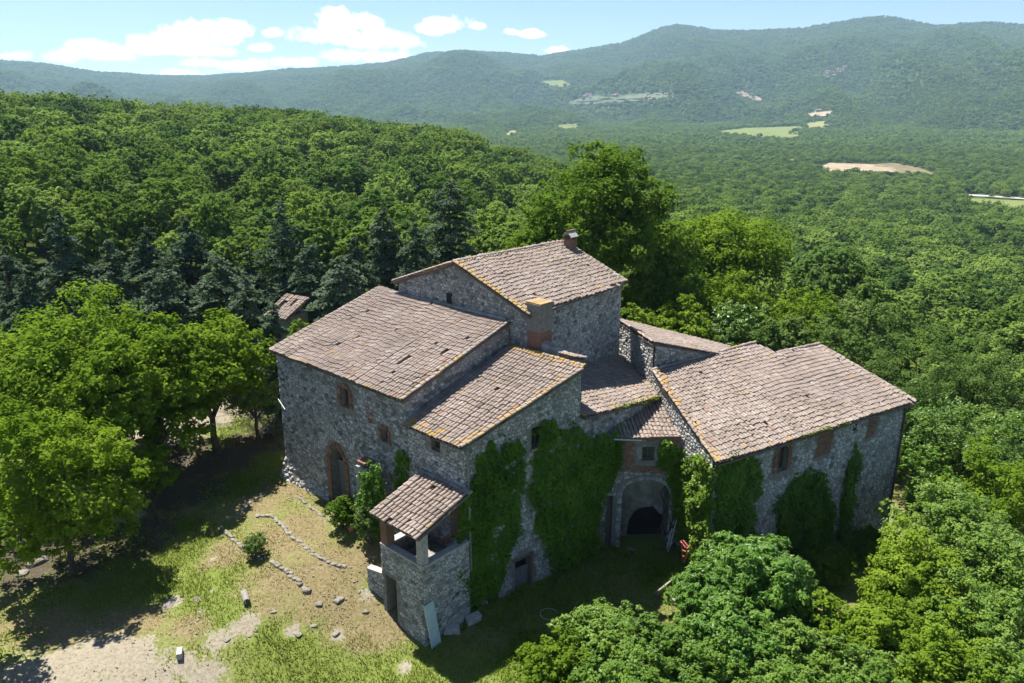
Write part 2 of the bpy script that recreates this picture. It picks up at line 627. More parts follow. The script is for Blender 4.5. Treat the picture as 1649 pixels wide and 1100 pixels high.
M['leaf_shrub'] = leaf_mat('shrub_leaf', (.065, .135, .016), (.135, .235, .028), (.25, .34, .06), .42, .3, .08)
M['leaf_fig'] = leaf_mat('walnut_leaf', (.06, .14, .016), (.115, .235, .028), (.21, .34, .055), .42, .2, .12)
M['leaf_ivy'] = leaf_mat('ivy_leaf', (.05, .12, .010), (.115, .23, .02), (.23, .35, .04), .42, .2, .08)
M['leaf_ivy_lit'] = leaf_mat('sunlit_ivy_leaf', (.07, .14, .012), (.14, .24, .022), (.25, .34, .04), .42, .2, .08)  # lighter copy of the ivy leaf; the corner's sunlight is in its colour
M['grass'] = leaf_mat('grass_blade', (.13, .17, .03), (.23, .275, .06), (.37, .36, .13), .45, .0, .0)
M['straw'] = leaf_mat('dry_grass_blade', (.22, .18, .08), (.36, .29, .14), (.50, .43, .23), .3, .0, .03)


# ------------------------------------------------------------------ ground: one sheet to the horizon
BLOBS = [  # x, y in the picture, radius in metres, kind
    (150, 1068, 2.2, 'dirt'), (70, 1098, 2.6, 'dirt'), (225, 1050, 1.1, 'dirt'), (395, 1008, .75, 'dirt'), (352, 1030, .6, 'dirt'),
    (300, 1068, .6, 'dirt'), (330, 1092, 1.0, 'dirt'), (280, 970, .5, 'dirt'), (650, 1076, .4, 'dirt'), (545, 1022, .35, 'dirt'),
    (470, 1015, .4, 'dirt'), (200, 1098, 2.4, 'dirt'), (342, 900, .2, 'dirt'), (345, 925, .2, 'dirt'), (345, 948, .22, 'dirt'), (590, 955, .5, 'dirt'),
    (420, 812, 1.9, 'straw'), (470, 862, 2.3, 'straw'), (520, 925, 2.4, 'straw'), (570, 985, 2.0, 'straw'), (450, 940, 2, 'straw'),
    (600, 900, 1.5, 'straw'), (480, 775, 2, 'straw'), (365, 890, 1.3, 'straw'), (60, 1010, 1.6, 'straw'), (230, 1000, 1.2, 'straw'), (300, 1010, 1.0, 'straw'),
    (620, 1010, 1.5, 'straw'), (250, 870, 1, 'straw'), (190, 1005, 1.6, 'straw'), (100, 1020, 1.6, 'straw'), (540, 960, 2.2, 'straw'), (40, 880, 2, 'straw'),
    (290, 890, 2.6, 'lush'), (330, 950, 2.8, 'lush'), (240, 930, 2.4, 'lush'), (180, 970, 2.2, 'lush'), (380, 980, 1.6, 'lush'), (480, 1062, 3, 'lush'), (570, 1078, 3, 'lush'), (650, 1085, 3, 'lush'), (310, 850, 1.2, 'lush'),
    (250, 960, 1.2, 'lush'), (800, 1075, 2, 'lush'), (90, 965, 1.5, 'lush'), (420, 1020, 1.2, 'lush'), (400, 770, 1.6, 'lush'), (880, 960, 4, 'lush'),
    (980, 880, 3, 'lush'), (1070, 930, 2, 'lush'), (440, 870, .7, 'lush'), (360, 690, 2.5, 'lush'),
    (275, 690, 3.0, 'road'), (330, 665, 2.6, 'road'), (390, 640, 2.6, 'road'), (215, 715, 2.6, 'road'), (430, 612, 2.4, 'road'),
    (270, 755, 3.4, 'litter_shade'), (150, 830, 4.2, 'litter_shade'), (60, 895, 3.5, 'litter_shade'), (350, 745, 2.6, 'litter_shade'), (410, 715, 2.2, 'litter_shade'), (215, 870, 2.4, 'litter_shade'), (330, 790, 1.8, 'litter_shade'), (20, 850, 4, 'litter_shade'), (250, 800, 2.5, 'litter_shade'), (120, 910, 2, 'litter_shade')]


def build_ground():
    cx, cyy = 0.0, 34.0
    az = np.concatenate([np.radians(np.arange(-52, 52, .32)), np.radians(np.arange(52, 308, 2.0))])
    rr = [0.0]
    r, stp = .35, .30
    while r < 8300:
        rr.append(r); stp = max(.27, r * .020) if r < 2200 else r * .013
        r += stp
    rr = np.array(rr)
    A, R = np.meshgrid(az, rr)
    x = cx + R * np.sin(A); y = cyy + R * np.cos(A)
    z = hgt(x, y)
    na, nr = len(az), len(rr)
    verts = np.stack([x, y, z], -1).reshape(-1, 3)
    i, j = np.meshgrid(np.arange(nr - 1), np.arange(na), indexing='ij')
    j2 = (j + 1) % na
    faces = np.stack([i * na + j, i * na + j2, (i + 1) * na + j2, (i + 1) * na + j], -1).reshape(-1, 4)
    # counter-clockwise seen from above
    faces = faces[:, ::-1]
    me = mesh_np('ground', verts, faces, M_ground, smooth=True)
    masks = {k: np.zeros(len(verts)) for k in ('dirt', 'straw', 'lush', 'road', 'litter_shade')}
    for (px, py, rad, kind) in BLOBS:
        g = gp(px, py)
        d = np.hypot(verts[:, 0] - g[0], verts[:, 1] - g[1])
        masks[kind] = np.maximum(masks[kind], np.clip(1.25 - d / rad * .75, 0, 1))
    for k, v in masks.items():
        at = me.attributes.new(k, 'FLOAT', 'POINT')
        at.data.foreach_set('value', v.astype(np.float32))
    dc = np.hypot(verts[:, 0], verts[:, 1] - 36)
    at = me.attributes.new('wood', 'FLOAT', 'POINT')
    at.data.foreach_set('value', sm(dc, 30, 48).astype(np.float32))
    o = link_mesh('ground', me, None, 'structure')
    return o


def ground_material():
    m, nt, out = new_mat('ground')
    n1 = noise_fac(nt, .9, 8, .62)
    n2 = noise_fac(nt, .22, 5)
    n3 = noise_fac(nt, 7, 6, .65)
    g = ramp(nt, n3, [(.3, (.11, .128, .035)), (.55, (.165, .178, .055)), (.75, (.24, .222, .105))])
    lush = ramp(nt, n3, [(.3, (.095, .128, .025)), (.6, (.148, .182, .04)), (.8, (.21, .215, .07))])
    straw = ramp(nt, n3, [(.28, (.115, .095, .045)), (.5, (.185, .148, .075)), (.72, (.25, .212, .125))])
    dirt = ramp(nt, n3, [(.25, (.16, .13, .095)), (.5, (.24, .21, .155)), (.75, (.31, .28, .218))])

    def msk(name, k=.9, lo=.45, hi=.75, nse=n1):
        return step(nt, mth(nt, 'ADD', mth(nt, 'MULTIPLY', attr(nt, name), k), mth(nt, 'SUBTRACT', mth(nt, 'ADD', mth(nt, 'MULTIPLY', nse, 1.7), mth(nt, 'MULTIPLY', n3, 1.5)), 1.6)), lo, hi)
    c = mixc(nt, mth(nt, 'MULTIPLY', step(nt, n2, .45, .65), .5), g, straw)
    c = mixc(nt, msk('lush'), c, lush)
    c = mixc(nt, msk('straw', .9, .3, .75), c, straw)
    c = mixc(nt, msk('dirt', 1.1, .5, .8), c, dirt)
    c = mixc(nt, msk('road', 1.1, .4, .6), c, dirt)
    litter_shade = ramp(nt, n3, [(.3, (.05, .042, .03)), (.55, (.085, .07, .048)), (.78, (.13, .115, .075))])  # leaf litter soil, with the oaks' shade worked into its dark colour
    c = mixc(nt, msk('litter_shade', 1.0, .35, .75), c, litter_shade)
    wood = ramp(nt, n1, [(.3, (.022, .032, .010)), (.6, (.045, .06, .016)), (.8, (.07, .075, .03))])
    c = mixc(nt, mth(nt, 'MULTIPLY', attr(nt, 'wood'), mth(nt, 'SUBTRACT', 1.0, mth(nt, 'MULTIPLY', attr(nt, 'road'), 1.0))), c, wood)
    n5 = noise_fac(nt, .006, 9, .6)
    n6 = noise_fac(nt, .05, 5, .7)
    farc = ramp(nt, mth(nt, 'ADD', mth(nt, 'MULTIPLY', n5, .7), mth(nt, 'MULTIPLY', n6, .3)), [(.35, (.028, .05, .014)), (.5, (.042, .070, .018)), (.62, (.065, .09, .026))])  # darkened so the shade among the trees is in the far ground colour
    geo = nt.nodes.new('ShaderNodeNewGeometry')
    ln = nt.nodes.new('ShaderNodeVectorMath'); ln.operation = 'LENGTH'
    nt.links.new(geo.outputs['Position'], ln.inputs[0])
    c = mixc(nt, step(nt, ln.outputs['Value'], 300, 900), c, farc)
    surf(nt, out, c, 1.0, n3, .05, .05)
    return m


M_ground = ground_material()
ground = build_ground()

# ------------------------------------------------------------------ roofs of half-round tiles
ROOFS, STONES = [], []


def tile_verts(seg=5, L=.47, r0=.112, r1=.088):
    vs, fs = [], []
    for y, r, dz in ((0.0, r0, .035), (L, r1, .0)):
        for k in range(seg + 1):
            th = math.pi * (.06 + .88 * k / seg)
            vs.append((r * math.cos(th), y, r * .82 * math.sin(th) + dz))
    for k in range(seg + 1):   # thickness of the lower rim
        th = math.pi * (.06 + .88 * k / seg)
        vs.append(((r0 - .022) * math.cos(th), 0.0, (r0 - .022) * .82 * math.sin(th) + .02))
    n = seg + 1
    for k in range(seg):
        fs.append((k, k + 1, n + k + 1, n + k))
        fs.append((2 * n + k, 2 * n + k + 1, k + 1, k))
    return np.array(vs), np.array(fs)


TV, TF = tile_verts()
PV, PF = TV.copy(), TF.copy()
PV[:, 2] = .10 - PV[:, 2]      # channel tile lies hollow side up


def in_poly(x, y, poly):
    x = np.asarray(x); y = np.asarray(y)
    inside = np.zeros(x.shape, bool)
    n = len(poly); j = n - 1
    for i in range(n):
        xi, yi = poly[i]; xj, yj = poly[j]
        c = ((yi > y) != (yj > y)) & (x < (xj - xi) * (y - yi) / (yj - yi + 1e-12) + xi)
        inside ^= c
        j = i
    return inside


def edge_dist(x, y, a, b):
    ax, ay = a; bx, by = b
    t = np.clip(((x - ax) * (bx - ax) + (y - ay) * (by - ay)) / ((bx - ax) ** 2 + (by - ay) ** 2 + 1e-9), 0, 1)
    return np.hypot(x - ax - t * (bx - ax), y - ay - t * (by - ay))


def roof(parent, pts, eave_dir, label=None, lich_edges=(), lichen=.02, holes=(), pitch=.222, expo=.355, caps=(), seed=1, sag=.05, mossy=0.0):
    """pts: world corner points (first two along the eave); tiles climb at right angles to eave_dir"""
    rng = np.random.default_rng(seed)
    pts = [np.array(p, float) for p in pts]
    c = np.mean(pts, 0)
    q = np.array(pts) - c
    n = np.linalg.svd(q)[2][2]
    if n[2] < 0: n = -n
    ax = np.array(eave_dir, float); ax -= n * (ax @ n); ax /= np.linalg.norm(ax)
    up = np.cross(n, ax); up /= np.linalg.norm(up)
    if up[2] < 0:
        ax, up = -ax, -up
    O = pts[0]
    poly = [((p - O) @ ax, (p - O) @ up) for p in pts]
    mb = MB(); mb.prism([p - n * .02 for p in pts], n, .13)
    ro = mb.obj('roof', M['deck'], parent)
    if label: ro['label'] = label
    a0 = min(p[0] for p in poly); a1 = max(p[0] for p in poly); b0 = min(p[1] for p in poly); b1 = max(p[1] for p in poly)
    na = int(round((a1 - a0) / pitch)); nb = int((b1 - b0) / expo) + 2
    I, J = np.meshgrid(np.arange(na), np.arange(nb), indexing='ij')
    colj = rng.normal(0, .012, na)
    a = a0 + pitch * .5 + I * ((a1 - a0 - pitch) / max(na - 1, 1)) + colj[I] + rng.normal(0, .006, I.shape)
    rowoff = rng.uniform(-.055, .055, na) + .05 * fbm(np.arange(na) / 7., np.zeros(na), seed, 2) * 2
    b = b0 - .06 + J * expo + rowoff[I] * np.where(J > 0, 1, .25) + rng.normal(0, .02, I.shape)
    a, b = a.ravel(), b.ravel()
    ok = in_poly(a, b + .16, poly)
    for (ha, hb, hl) in holes:
        ok &= ~((np.abs(a - ha) < .14) & (np.abs(b - hb) < hl))
    ok &= rng.random(len(a)) > .004
    a, b = a[ok], b[ok]
    m = len(a)
    rot = rng.normal(0, .028, m) + np.where(rng.random(m) < .03, rng.normal(0, .12, m), 0)
    dz = sag * 2 * fbm(a / 2.2 + seed * 7, b / 2.2, seed, 2) + rng.normal(0, .006, m)
    big = fbm(a / 1.4, b / 1.4 + seed, seed + 5, 3)
    tone = np.clip(.55 + rng.normal(0, .135, m) + big * .5, 0, .97)
    tone = np.where(rng.random(m) < .008, 1.0, tone)
    lch = (rng.random(m) < lichen).astype(float) * rng.uniform(.2, .7, m)
    for (e, wd, pr) in lich_edges:
        d = edge_dist(a, b + .2, poly[e], poly[(e + 1) % len(poly)])
        lch = np.maximum(lch, ((d < wd) & (rng.random(m) < pr)) * rng.uniform(.5, 1, m))
    P = O + a[:, None] * ax + b[:, None] * up + (dz + .045)[:, None] * n
    ROOFS.append(dict(ro=ro, P=P, ax=ax, up=up, n=n, rot=rot, tone=tone, lch=lch, chan=True))
    # channels between the covers
    pa = a + pitch * .5
    okc = in_poly(pa, b + .16, poly)
    Pc = O + pa[okc][:, None] * ax + b[okc][:, None] * up + (dz[okc] - .035)[:, None] * n
    ROOFS.append(dict(ro=ro, P=Pc, ax=ax, up=up, n=n, rot=np.zeros(okc.sum()), tone=np.clip(tone[okc] - .22, 0, 1), lch=np.zeros(okc.sum()), chan=False))
    # rows of cover tiles laid along verges and ridges: (edge, lichen share, lift)
    for (e, pr, lift) in caps:
        p, r = pts[e], pts[(e + 1) % len(pts)]
        L = np.linalg.norm(r - p); d = (r - p) / L
        if d[2] < -0.02 * 1: p, d = r, -d
        k = int(L / .34)
        nn = np.cross(np.cross(d, n), d); nn /= np.linalg.norm(nn)
        xx = np.cross(d, nn)
        Pk = p + (np.arange(k)[:, None] * .34 + rng.normal(0, .015, (k, 1))) * d + nn * (.06 + lift) + xx * rng.normal(0, .012, (k, 1))
        ROOFS.append(dict(ro=ro, P=Pk, ax=xx, up=d, n=nn, rot=rng.normal(0, .03, k), tone=np.clip(rng.normal(.6, .18, k), 0, .97),
                          lch=(rng.random(k) < pr) * rng.uniform(.5, 1, k), chan=True))
    return ro


def emit_tiles(limit=296):
    cand = []
    for ri, R in enumerate(ROOFS):
        if not R['chan']: continue
        v = CAMP - R['P']; d = np.linalg.norm(v, axis=1)
        face = (v / d[:, None]) @ R['n']
        for k in np.argsort(-face / d ** 2)[:limit]:
            if face[k] > .1: cand.append((face[k] / d[k] ** 2, ri, k))
    cand.sort(reverse=True)
    chosen = {}
    for sc_, ri, k in cand[:limit]:
        chosen.setdefault(ri, set()).add(int(k))
    variants = {}
    for ri, R in enumerate(ROOFS):
        sel = chosen.get(ri, set())
        m = len(R['P'])
        base, bf = (TV, TF) if R['chan'] else (PV, PF)
        keep = np.array([i not in sel for i in range(m)], bool) if m else np.zeros(0, bool)
        cr, sr = np.cos(R['rot']), np.sin(R['rot'])
        X = cr[:, None] * R['ax'] + sr[:, None] * R['up']
        Y = -sr[:, None] * R['ax'] + cr[:, None] * R['up']
        if keep.any():
            Pk, Xk, Yk = R['P'][keep], X[keep], Y[keep]
            vv = Pk[:, None, :] + base[None, :, 0:1] * Xk[:, None, :] + base[None, :, 1:2] * Yk[:, None, :] + base[None, :, 2:3] * R['n']
            ff = (np.arange(len(Pk))[:, None, None] * len(base) + bf[None]).reshape(-1, 4)
            me = mesh_np('tiles', vv.reshape(-1, 3), ff, M['tile'], np.repeat(R['tone'][keep], len(bf)))
            at = me.attributes.new('lichen', 'FLOAT', 'FACE')
            at.data.foreach_set('value', np.repeat(R['lch'][keep], len(bf)).astype(np.float32))
            R['me'] = me
        for k in sorted(sel):
            key = (int(R['tone'][k] * 12), int(R['lch'][k] * 3))
            if key not in variants:
                me = mesh_np('tile', base, bf, M['tile'], np.full(len(bf), key[0] / 12 + .03))
                at = me.attributes.new('lichen', 'FLOAT', 'FACE')
                at.data.foreach_set('value', np.full(len(bf), key[1] / 3, np.float32))
                variants[key] = me
            o = bpy.data.objects.new('tile', variants[key])
            COL.objects.link(o); o.parent = R['ro']
            mat = Matrix.Identity(4)
            for ci, vec in enumerate((X[k], Y[k], R['n'], R['P'][k])):
                for rr_ in range(3): mat[rr_][ci] = float(vec[rr_])
            o.matrix_basis = mat
    # the remaining tiles of one roof: one joined piece per roof
    by = {}
    for R in ROOFS:
        if 'me' in R: by.setdefault(R['ro'], []).append(R['me'])
    for ro, mes in by.items():
        if len(mes) == 1:
            link_mesh('tiles', mes[0], ro, 'stuff'); continue
        bm = bmesh.new()
        for me in mes: bm.from_mesh(me)
        tgt = bpy.data.meshes.new('tiles')
        bm.to_mesh(tgt); bm.free()
        tgt.materials.append(M['tile'])
        link_mesh('tiles', tgt, ro, 'stuff')
        for me in mes: bpy.data.meshes.remove(me)


# ------------------------------------------------------------------ rubble walls
def clip_half(poly, nx, ny, c):
    out = []
    n = len(poly)
    for i in range(n):
        x1, y1 = poly[i]; x2, y2 = poly[(i + 1) % n]
        d1 = nx * x1 + ny * y1 - c; d2 = nx * x2 + ny * y2 - c
        if d1 <= 0: out.append((x1, y1))
        if (d1 < 0 < d2) or (d2 < 0 < d1):
            t = d1 / (d1 - d2)
            out.append((x1 + t * (x2 - x1), y1 + t * (y2 - y1)))
    return out


def cells(poly, cw, ch, rng, jit=.42):
    xs = [p[0] for p in poly]; ys = [p[1] for p in poly]
    x0, x1, y0, y1 = min(xs), max(xs), min(ys), max(ys)
    nx, ny = int((x1 - x0) / cw) + 3, int((y1 - y0) / ch) + 3
    sx = np.zeros((nx + 2, ny + 2)); sy = np.zeros((nx + 2, ny + 2))
    for j in range(ny + 2):
        for i in range(nx + 2):
            sx[i, j] = x0 + (i - 1.2 + .5 * (j % 2) + rng.uniform(-jit, jit)) * cw
            sy[i, j] = y0 + (j - 1.2 + rng.uniform(-jit, jit) * .85) * ch
    area2 = 0
    for i in range(len(poly)):
        a, b = poly[i], poly[(i + 1) % len(poly)]
        area2 += a[0] * b[1] - b[0] * a[1]
    pl = poly if area2 > 0 else poly[::-1]
    inv = 1 / ch ** 2 * cw ** 2
    out = []
    for j in range(ny + 2):
        for i in range(nx + 2):
            cxx, cyy = sx[i, j], sy[i, j]
            if not (x0 - cw < cxx < x1 + cw and y0 - ch < cyy < y1 + ch): continue
            c = [(cxx - 1.3 * cw, cyy - 1.3 * ch), (cxx + 1.3 * cw, cyy - 1.3 * ch), (cxx + 1.3 * cw, cyy + 1.3 * ch), (cxx - 1.3 * cw, cyy + 1.3 * ch)]
            for dj in (-2, -1, 0, 1, 2):
                for di in (-2, -1, 0, 1, 2):
                    if di == 0 and dj == 0: continue
                    ii, jj = i + di, j + dj
                    if not (0 <= ii < nx + 2 and 0 <= jj < ny + 2): continue
                    ox, oy = sx[ii, jj], sy[ii, jj]
                    ddx, ddy = ox - cxx, (oy - cyy) * inv
                    c = clip_half(c, ddx, ddy, ddx * (ox + cxx) / 2 + ddy * (oy + cyy) / 2)
                    if len(c) < 3: break
                if len(c) < 3: break
            for k in range(len(pl)):
                if len(c) < 3: break
                a, b = pl[k], pl[(k + 1) % len(pl)]
                ex, ey = b[0] - a[0], b[1] - a[1]
                c = clip_half(c, ey, -ex, ey * a[0] - ex * a[1])
            if len(c) >= 3: out.append(c)
    return out


def round_poly(c, k):
    cx_ = sum(p[0] for p in c) / len(c); cy_ = sum(p[1] for p in c) / len(c)
    rad = max(max(abs(p[0] - cx_), abs(p[1] - cy_)) for p in c)
    if rad < .03: return None
    f = max(.3, 1 - k / rad)
    c = [(cx_ + (p[0] - cx_) * f, cy_ + (p[1] - cy_) * f) for p in c]
    r = []
    for i in range(len(c)):
        a, b = c[i], c[(i + 1) % len(c)]
        r.append((a[0] * .76 + b[0] * .24, a[1] * .76 + b[1] * .24)); r.append((a[0] * .24 + b[0] * .76, a[1] * .24 + b[1] * .76))
    return r, (cx_, cy_)


class Wall:
    def __init__(self, parent, P, Q, inside, poly, openings=(), cell=(.34, .24), mat='stone', mortar='mortar', pick=False,
                 seed=1, tone=.5, spread=.28, label=None, proud=(.01, .038), lean=0.0, skip=(), name='wall'):
        self.parent = parent
        self.O = W(P[0], P[1], 0); d = W(Q[0], Q[1], 0) - self.O
        self.L = np.linalg.norm(d); self.d = d / self.L
        n = np.array([self.d[1], -self.d[0], 0.0])
        if n @ (W(inside[0], inside[1], 0) - self.O) > 0: n = -n
        self.n = n; self.lean = lean
        self.poly = poly
        bm = bmesh.new()
        loops = [poly] + [o['poly'] for o in openings]
        for lp in loops:
            vs = [bm.verts.new(self.p(a, z)) for a, z in lp]
            for i in range(len(vs)): bm.edges.new((vs[i], vs[(i + 1) % len(vs)]))
        bmesh.ops.triangle_fill(bm, use_beauty=True, edges=bm.edges[:], normal=tuple(n))
        for o in openings:
            dep = o.get('depth', .4)
            lp = o['poly']
            f = [bm.verts.new(self.p(a, z)) for a, z in lp]; b = [bm.verts.new(self.p(a, z, -dep)) for a, z in lp]
            for i in range(len(f)):
                j = (i + 1) % len(f)
                bm.faces.new((f[i], f[j], b[j], b[i]))
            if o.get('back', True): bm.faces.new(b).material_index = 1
        # top thickness of the wall
        me = bpy.data.meshes.new(name)
        bm.to_mesh(me); bm.free()
        me.materials.append(M[mortar]); me.materials.append(M['dark'])
        self.ob = link_mesh(name, me, parent)
        if label: self.ob['label'] = label
        if cell is None: return
        rng = random.Random(seed)
        cl = cells(poly, cell[0], cell[1], rng)
        for c in cl:
            mx = sum(p[0] for p in c) / len(c); my = sum(p[1] for p in c) / len(c)
            bad = False
            for o in openings:
                lp = o['grow'] if 'grow' in o else o['poly']
                xs = np.array([p[0] for p in c] + [mx]); ys = np.array([p[1] for p in c] + [my])
                if in_poly(xs, ys, lp).any(): bad = True; break
            if bad: continue
            for sk in skip:
                if in_poly(np.array([mx]), np.array([my]), sk)[0]: bad = True
            if bad: continue
            r = round_poly(c, .012)
            if r is None: continue
            rp, cc = r
            hgt_ = rng.uniform(*proud)
            tx, tz = rng.uniform(-.07, .07), rng.uniform(-.07, .07)
            k = len(rp)
            vs = [self.p(a, z, -.01) for a, z in rp]
            for a, z in rp:
                g = .88
                aa, zz = cc[0] + (a - cc[0]) * g, cc[1] + (z - cc[1]) * g
                vs.append(self.p(aa, zz, hgt_ + tx * (a - cc[0]) + tz * (z - cc[1])))
            vs.append(self.p(cc[0], cc[1], hgt_ + .012))
            fs = [(i, (i + 1) % k, k + (i + 1) % k, k + i) for i in range(k)] + [(k + i, k + (i + 1) % k, 2 * k) for i in range(k)]
            if np.dot(np.cross(vs[1] - vs[0], vs[2] - vs[0]), n) < 0:
                fs = [f[::-1] for f in fs]
            ar = 0
            for i in range(len(rp)):
                a, b = rp[i], rp[(i + 1) % k]; ar += a[0] * b[1] - b[0] * a[1]
            ctr = self.p(cc[0], cc[1])
            v = CAMP - ctr; dd = np.linalg.norm(v)
            big = float(fbm(np.float64(cc[0] / 1.6 + seed), np.float64(cc[1] / 1.6), seed, 3))
            tn = min(1, max(0, rng.gauss(tone, spread) + big * .35))
            STONES.append(dict(w=self.ob, v=vs, f=fs, t=tn, m=mat, s=abs(ar) / 2 * max(0, v @ n / dd) / dd ** 2 if pick else 0))

    def p(self, a, z, off=0.0):
        return self.O + self.d * a + np.array([0, 0, z]) + self.n * (off - self.lean * z)

    def a_of(self, px, py):
        P = ray_plane(px, py, self.O, self.n)
        q = P - self.O
        return q @ self.d, P[2]


def emit_stones(limit=290):
    order = sorted([i for i, s in enumerate(STONES) if s['s'] > 0], key=lambda i: -STONES[i]['s'])[:limit]
    sel = set(order)
    rest = {}
    for i, s in enumerate(STONES):
        nm = 'brick' if s['m'] == 'brick' else 'stone'
        if i in sel:
            me = mesh_np(nm, s['v'], s['f'], M[s['m']], [s['t']] * len(s['f']))
            link_mesh(nm, me, s['w'])
        else:
            mb = rest.setdefault((s['w'], s['m']), MB())
            mb.add(s['v'], s['f'], s['t'])
    for (w, m), mb in rest.items():
        mb.obj('bricks' if m == 'brick' else 'stones', M[m], w, kind='stuff')


def rect(a0, a1, z0, z1):
    return [(a0, z0), (a1, z0), (a1, z1), (a0, z1)]


def arch(a0, a1, z0, z1, rise, n=8):
    """opening with a curved head; z1 is the crown"""
    pts = [(a0, z0), (a1, z0)]
    c = (a0 + a1) / 2; h = (a1 - a0) / 2
    for k in range(n + 1):
        th = math.pi * k / n
        pts.append((c + h * math.cos(th), z1 - rise + rise * math.sin(th)))
    return pts


def grow(poly, g):
    cx_ = sum(p[0] for p in poly) / len(poly); cy_ = sum(p[1] for p in poly) / len(poly)
    return [(p[0] + g * (1 if p[0] > cx_ else -1), p[1] + g * (1 if p[1] > cy_ else -1)) for p in poly]


def surround(wall, poly, wdt, mat, parent, name='window_surround', skip_bottom=True, sz=.13, seed=3, arched=False, lintel=None):
    """rim of brick or dressed stone round an opening, block by block"""
    rng = random.Random(seed)
    mb = MB()
    n = len(poly)
    for i in range(n):
        a, b = np.array(poly[i]), np.array(poly[(i + 1) % n])
        if skip_bottom and i == 0: continue
        e = b - a; L = np.linalg.norm(e)
        if L < .01: continue
        e /= L
        o = np.array([e[1], -e[0]])
        k = max(1, int(round(L / sz)))
        for q in range(k):
            m = a + e * L * (q + .5) / k
            ww = wdt * rng.uniform(.8, 1.25)
            c = m + o * ww * .5
            ctr = wall.p(c[0], c[1], .02)
            ae = wall.d * e[0] + np.array([0, 0, e[1]]); ao = wall.d * o[0] + np.array([0, 0, o[1]])
            mb.box(ctr, ae, ao, wall.n, L / k * .5 - .008, ww * .5, .035 + rng.uniform(0, .012), min(1, max(0, rng.gauss(.5, .2))))
    return mb.obj(name, M[mat], parent)


# ------------------------------------------------------------------ the farmhouse
house = empty('farmhouse', W(8, 4, 0), 'large abandoned stone farmhouse with many tiled roofs and ivy on its shaded walls', 'farmhouse')


def window(wall, poly, name='window', bars=1, depth=.22, mat='wood', glass='glass', label=None):
    """frame with a dark pane set back in its opening"""
    a0 = min(p[0] for p in poly); a1 = max(p[0] for p in poly); z0 = min(p[1] for p in poly); z1 = max(p[1] for p in poly)
    mb = MB(); t = .05; X, Z, N = wall.d, np.array([0, 0, 1.0]), wall.n
    for a in (a0 + t, a1 - t): mb.box(wall.p(a, (z0 + z1) / 2, -depth), X, N, Z, t, .035, (z1 - z0) / 2)
    for z in (z0 + t, z1 - t): mb.box(wall.p((a0 + a1) / 2, z, -depth), X, N, Z, (a1 - a0) / 2 - 2 * t, .035, t)
    for k in range(bars):
        a = a0 + (a1 - a0) * (k + 1) / (bars + 1)
        mb.box(wall.p(a, (z0 + z1) / 2, -depth), X, N, Z, .022, .03, (z1 - z0) / 2 - 2 * t)
    w = mb.obj(name, M[mat], house)
    if label: w['label'] = label
    pm = MB(); pm.box(wall.p((a0 + a1) / 2, (z0 + z1) / 2, -depth - .045), X, N, Z, (a1 - a0) / 2 - t, .006, (z1 - z0) / 2 - t)
    pm.obj('pane', M[glass], w)
    return w


def sill(wall, a0, a1, z, mat='plaster'):
    mb = MB(); mb.box(wall.p((a0 + a1) / 2, z - .05, .05), wall.d, wall.n, [0, 0, 1], (a1 - a0) / 2 + .1, .12, .05)
    mb.obj('window_sill', M[mat], house)


def plank_door(wall, a0, a1, z0, z1, depth=.28, mat='wood', n=5, label=None, swing=0.0):
    mb = MB(); X, Z, N = wall.d, np.array([0, 0, 1.0]), wall.n
    mb.box(wall.p((a0 + a1) / 2, (z0 + z1) / 2, -depth - .05), X, N, Z, (a1 - a0) / 2 - .01, .02, (z1 - z0) / 2 - .02)
    d = mb.obj('door', M[mat], house)
    if label: d['label'] = label
    for k in range(n):
        w = (a1 - a0) / n
        pb = MB(); pb.box(wall.p(a0 + w * (k + .5), (z0 + z1) / 2, -depth + random.uniform(-.006, .006)), X, N, Z, w / 2 - .006, .022, (z1 - z0) / 2 - random.uniform(0, .03), random.uniform(.3, .7))
        pb.obj('plank', M[mat], d)
    return d


IN_A = (6, 4)
# main block, entrance front
oA_door = arch(4.85, 6.25, -.6, 3.3, 1.1)
oA_w1 = rect(6.36, 7.1, 6.05, 7.2)
oA_w2 = rect(9.75, 10.3, 5.0, 5.75)
scarp = [(-.2, -1), (4.6, -1), (4.3, .15), (-.2, .95)]
wA = Wall(house, (-.05, 0), (11.75, 0), IN_A, [(0, -1.6), (11.8, -1.6), (11.8, 7.85), (0, 7.85)],
          [dict(poly=oA_door, grow=grow(oA_door, .3), depth=.75, back=True), dict(poly=oA_w1, grow=grow(oA_w1, .28)), dict(poly=oA_w2, grow=grow(oA_w2, .2))],
          cell=(.29, .20), pick=True, seed=11, tone=.58, proud=(.015, .06), spread=.32, label='entrance front wall of grey rubble stone', skip=[scarp])
surround(wA, oA_door, .3, 'brick', house, 'door_surround', sz=.16, seed=4)
surround(wA, oA_w1, .24, 'brick', house, sz=.2, seed=5)
surround(wA, oA_w2, .18, 'brick', house, sz=.2, seed=6)
window(wA, oA_w1, bars=1)
window(wA, oA_w2, bars=0)
plank_door(wA, 4.87, 6.23, -.55, 2.1, .55, 'wood_grey', 6, 'tall grey wooden entrance door under an arch')
mb = MB(); mb.box(wA.p(5.55, 2.16, -.52), wA.d, wA.n, [0, 0, 1], .68, .06, .07); mb.obj('door_transom', M['wood_grey'], house)
# small blocked window and putlog patch
mbk = Wall(house, (8.5, -.012), (9.35, -.012), IN_A, rect(0, .8, 5.75, 6.85), cell=(.26, .08), mat='brick', seed=8, spread=.2, proud=(.01, .025), label='bricked up window')
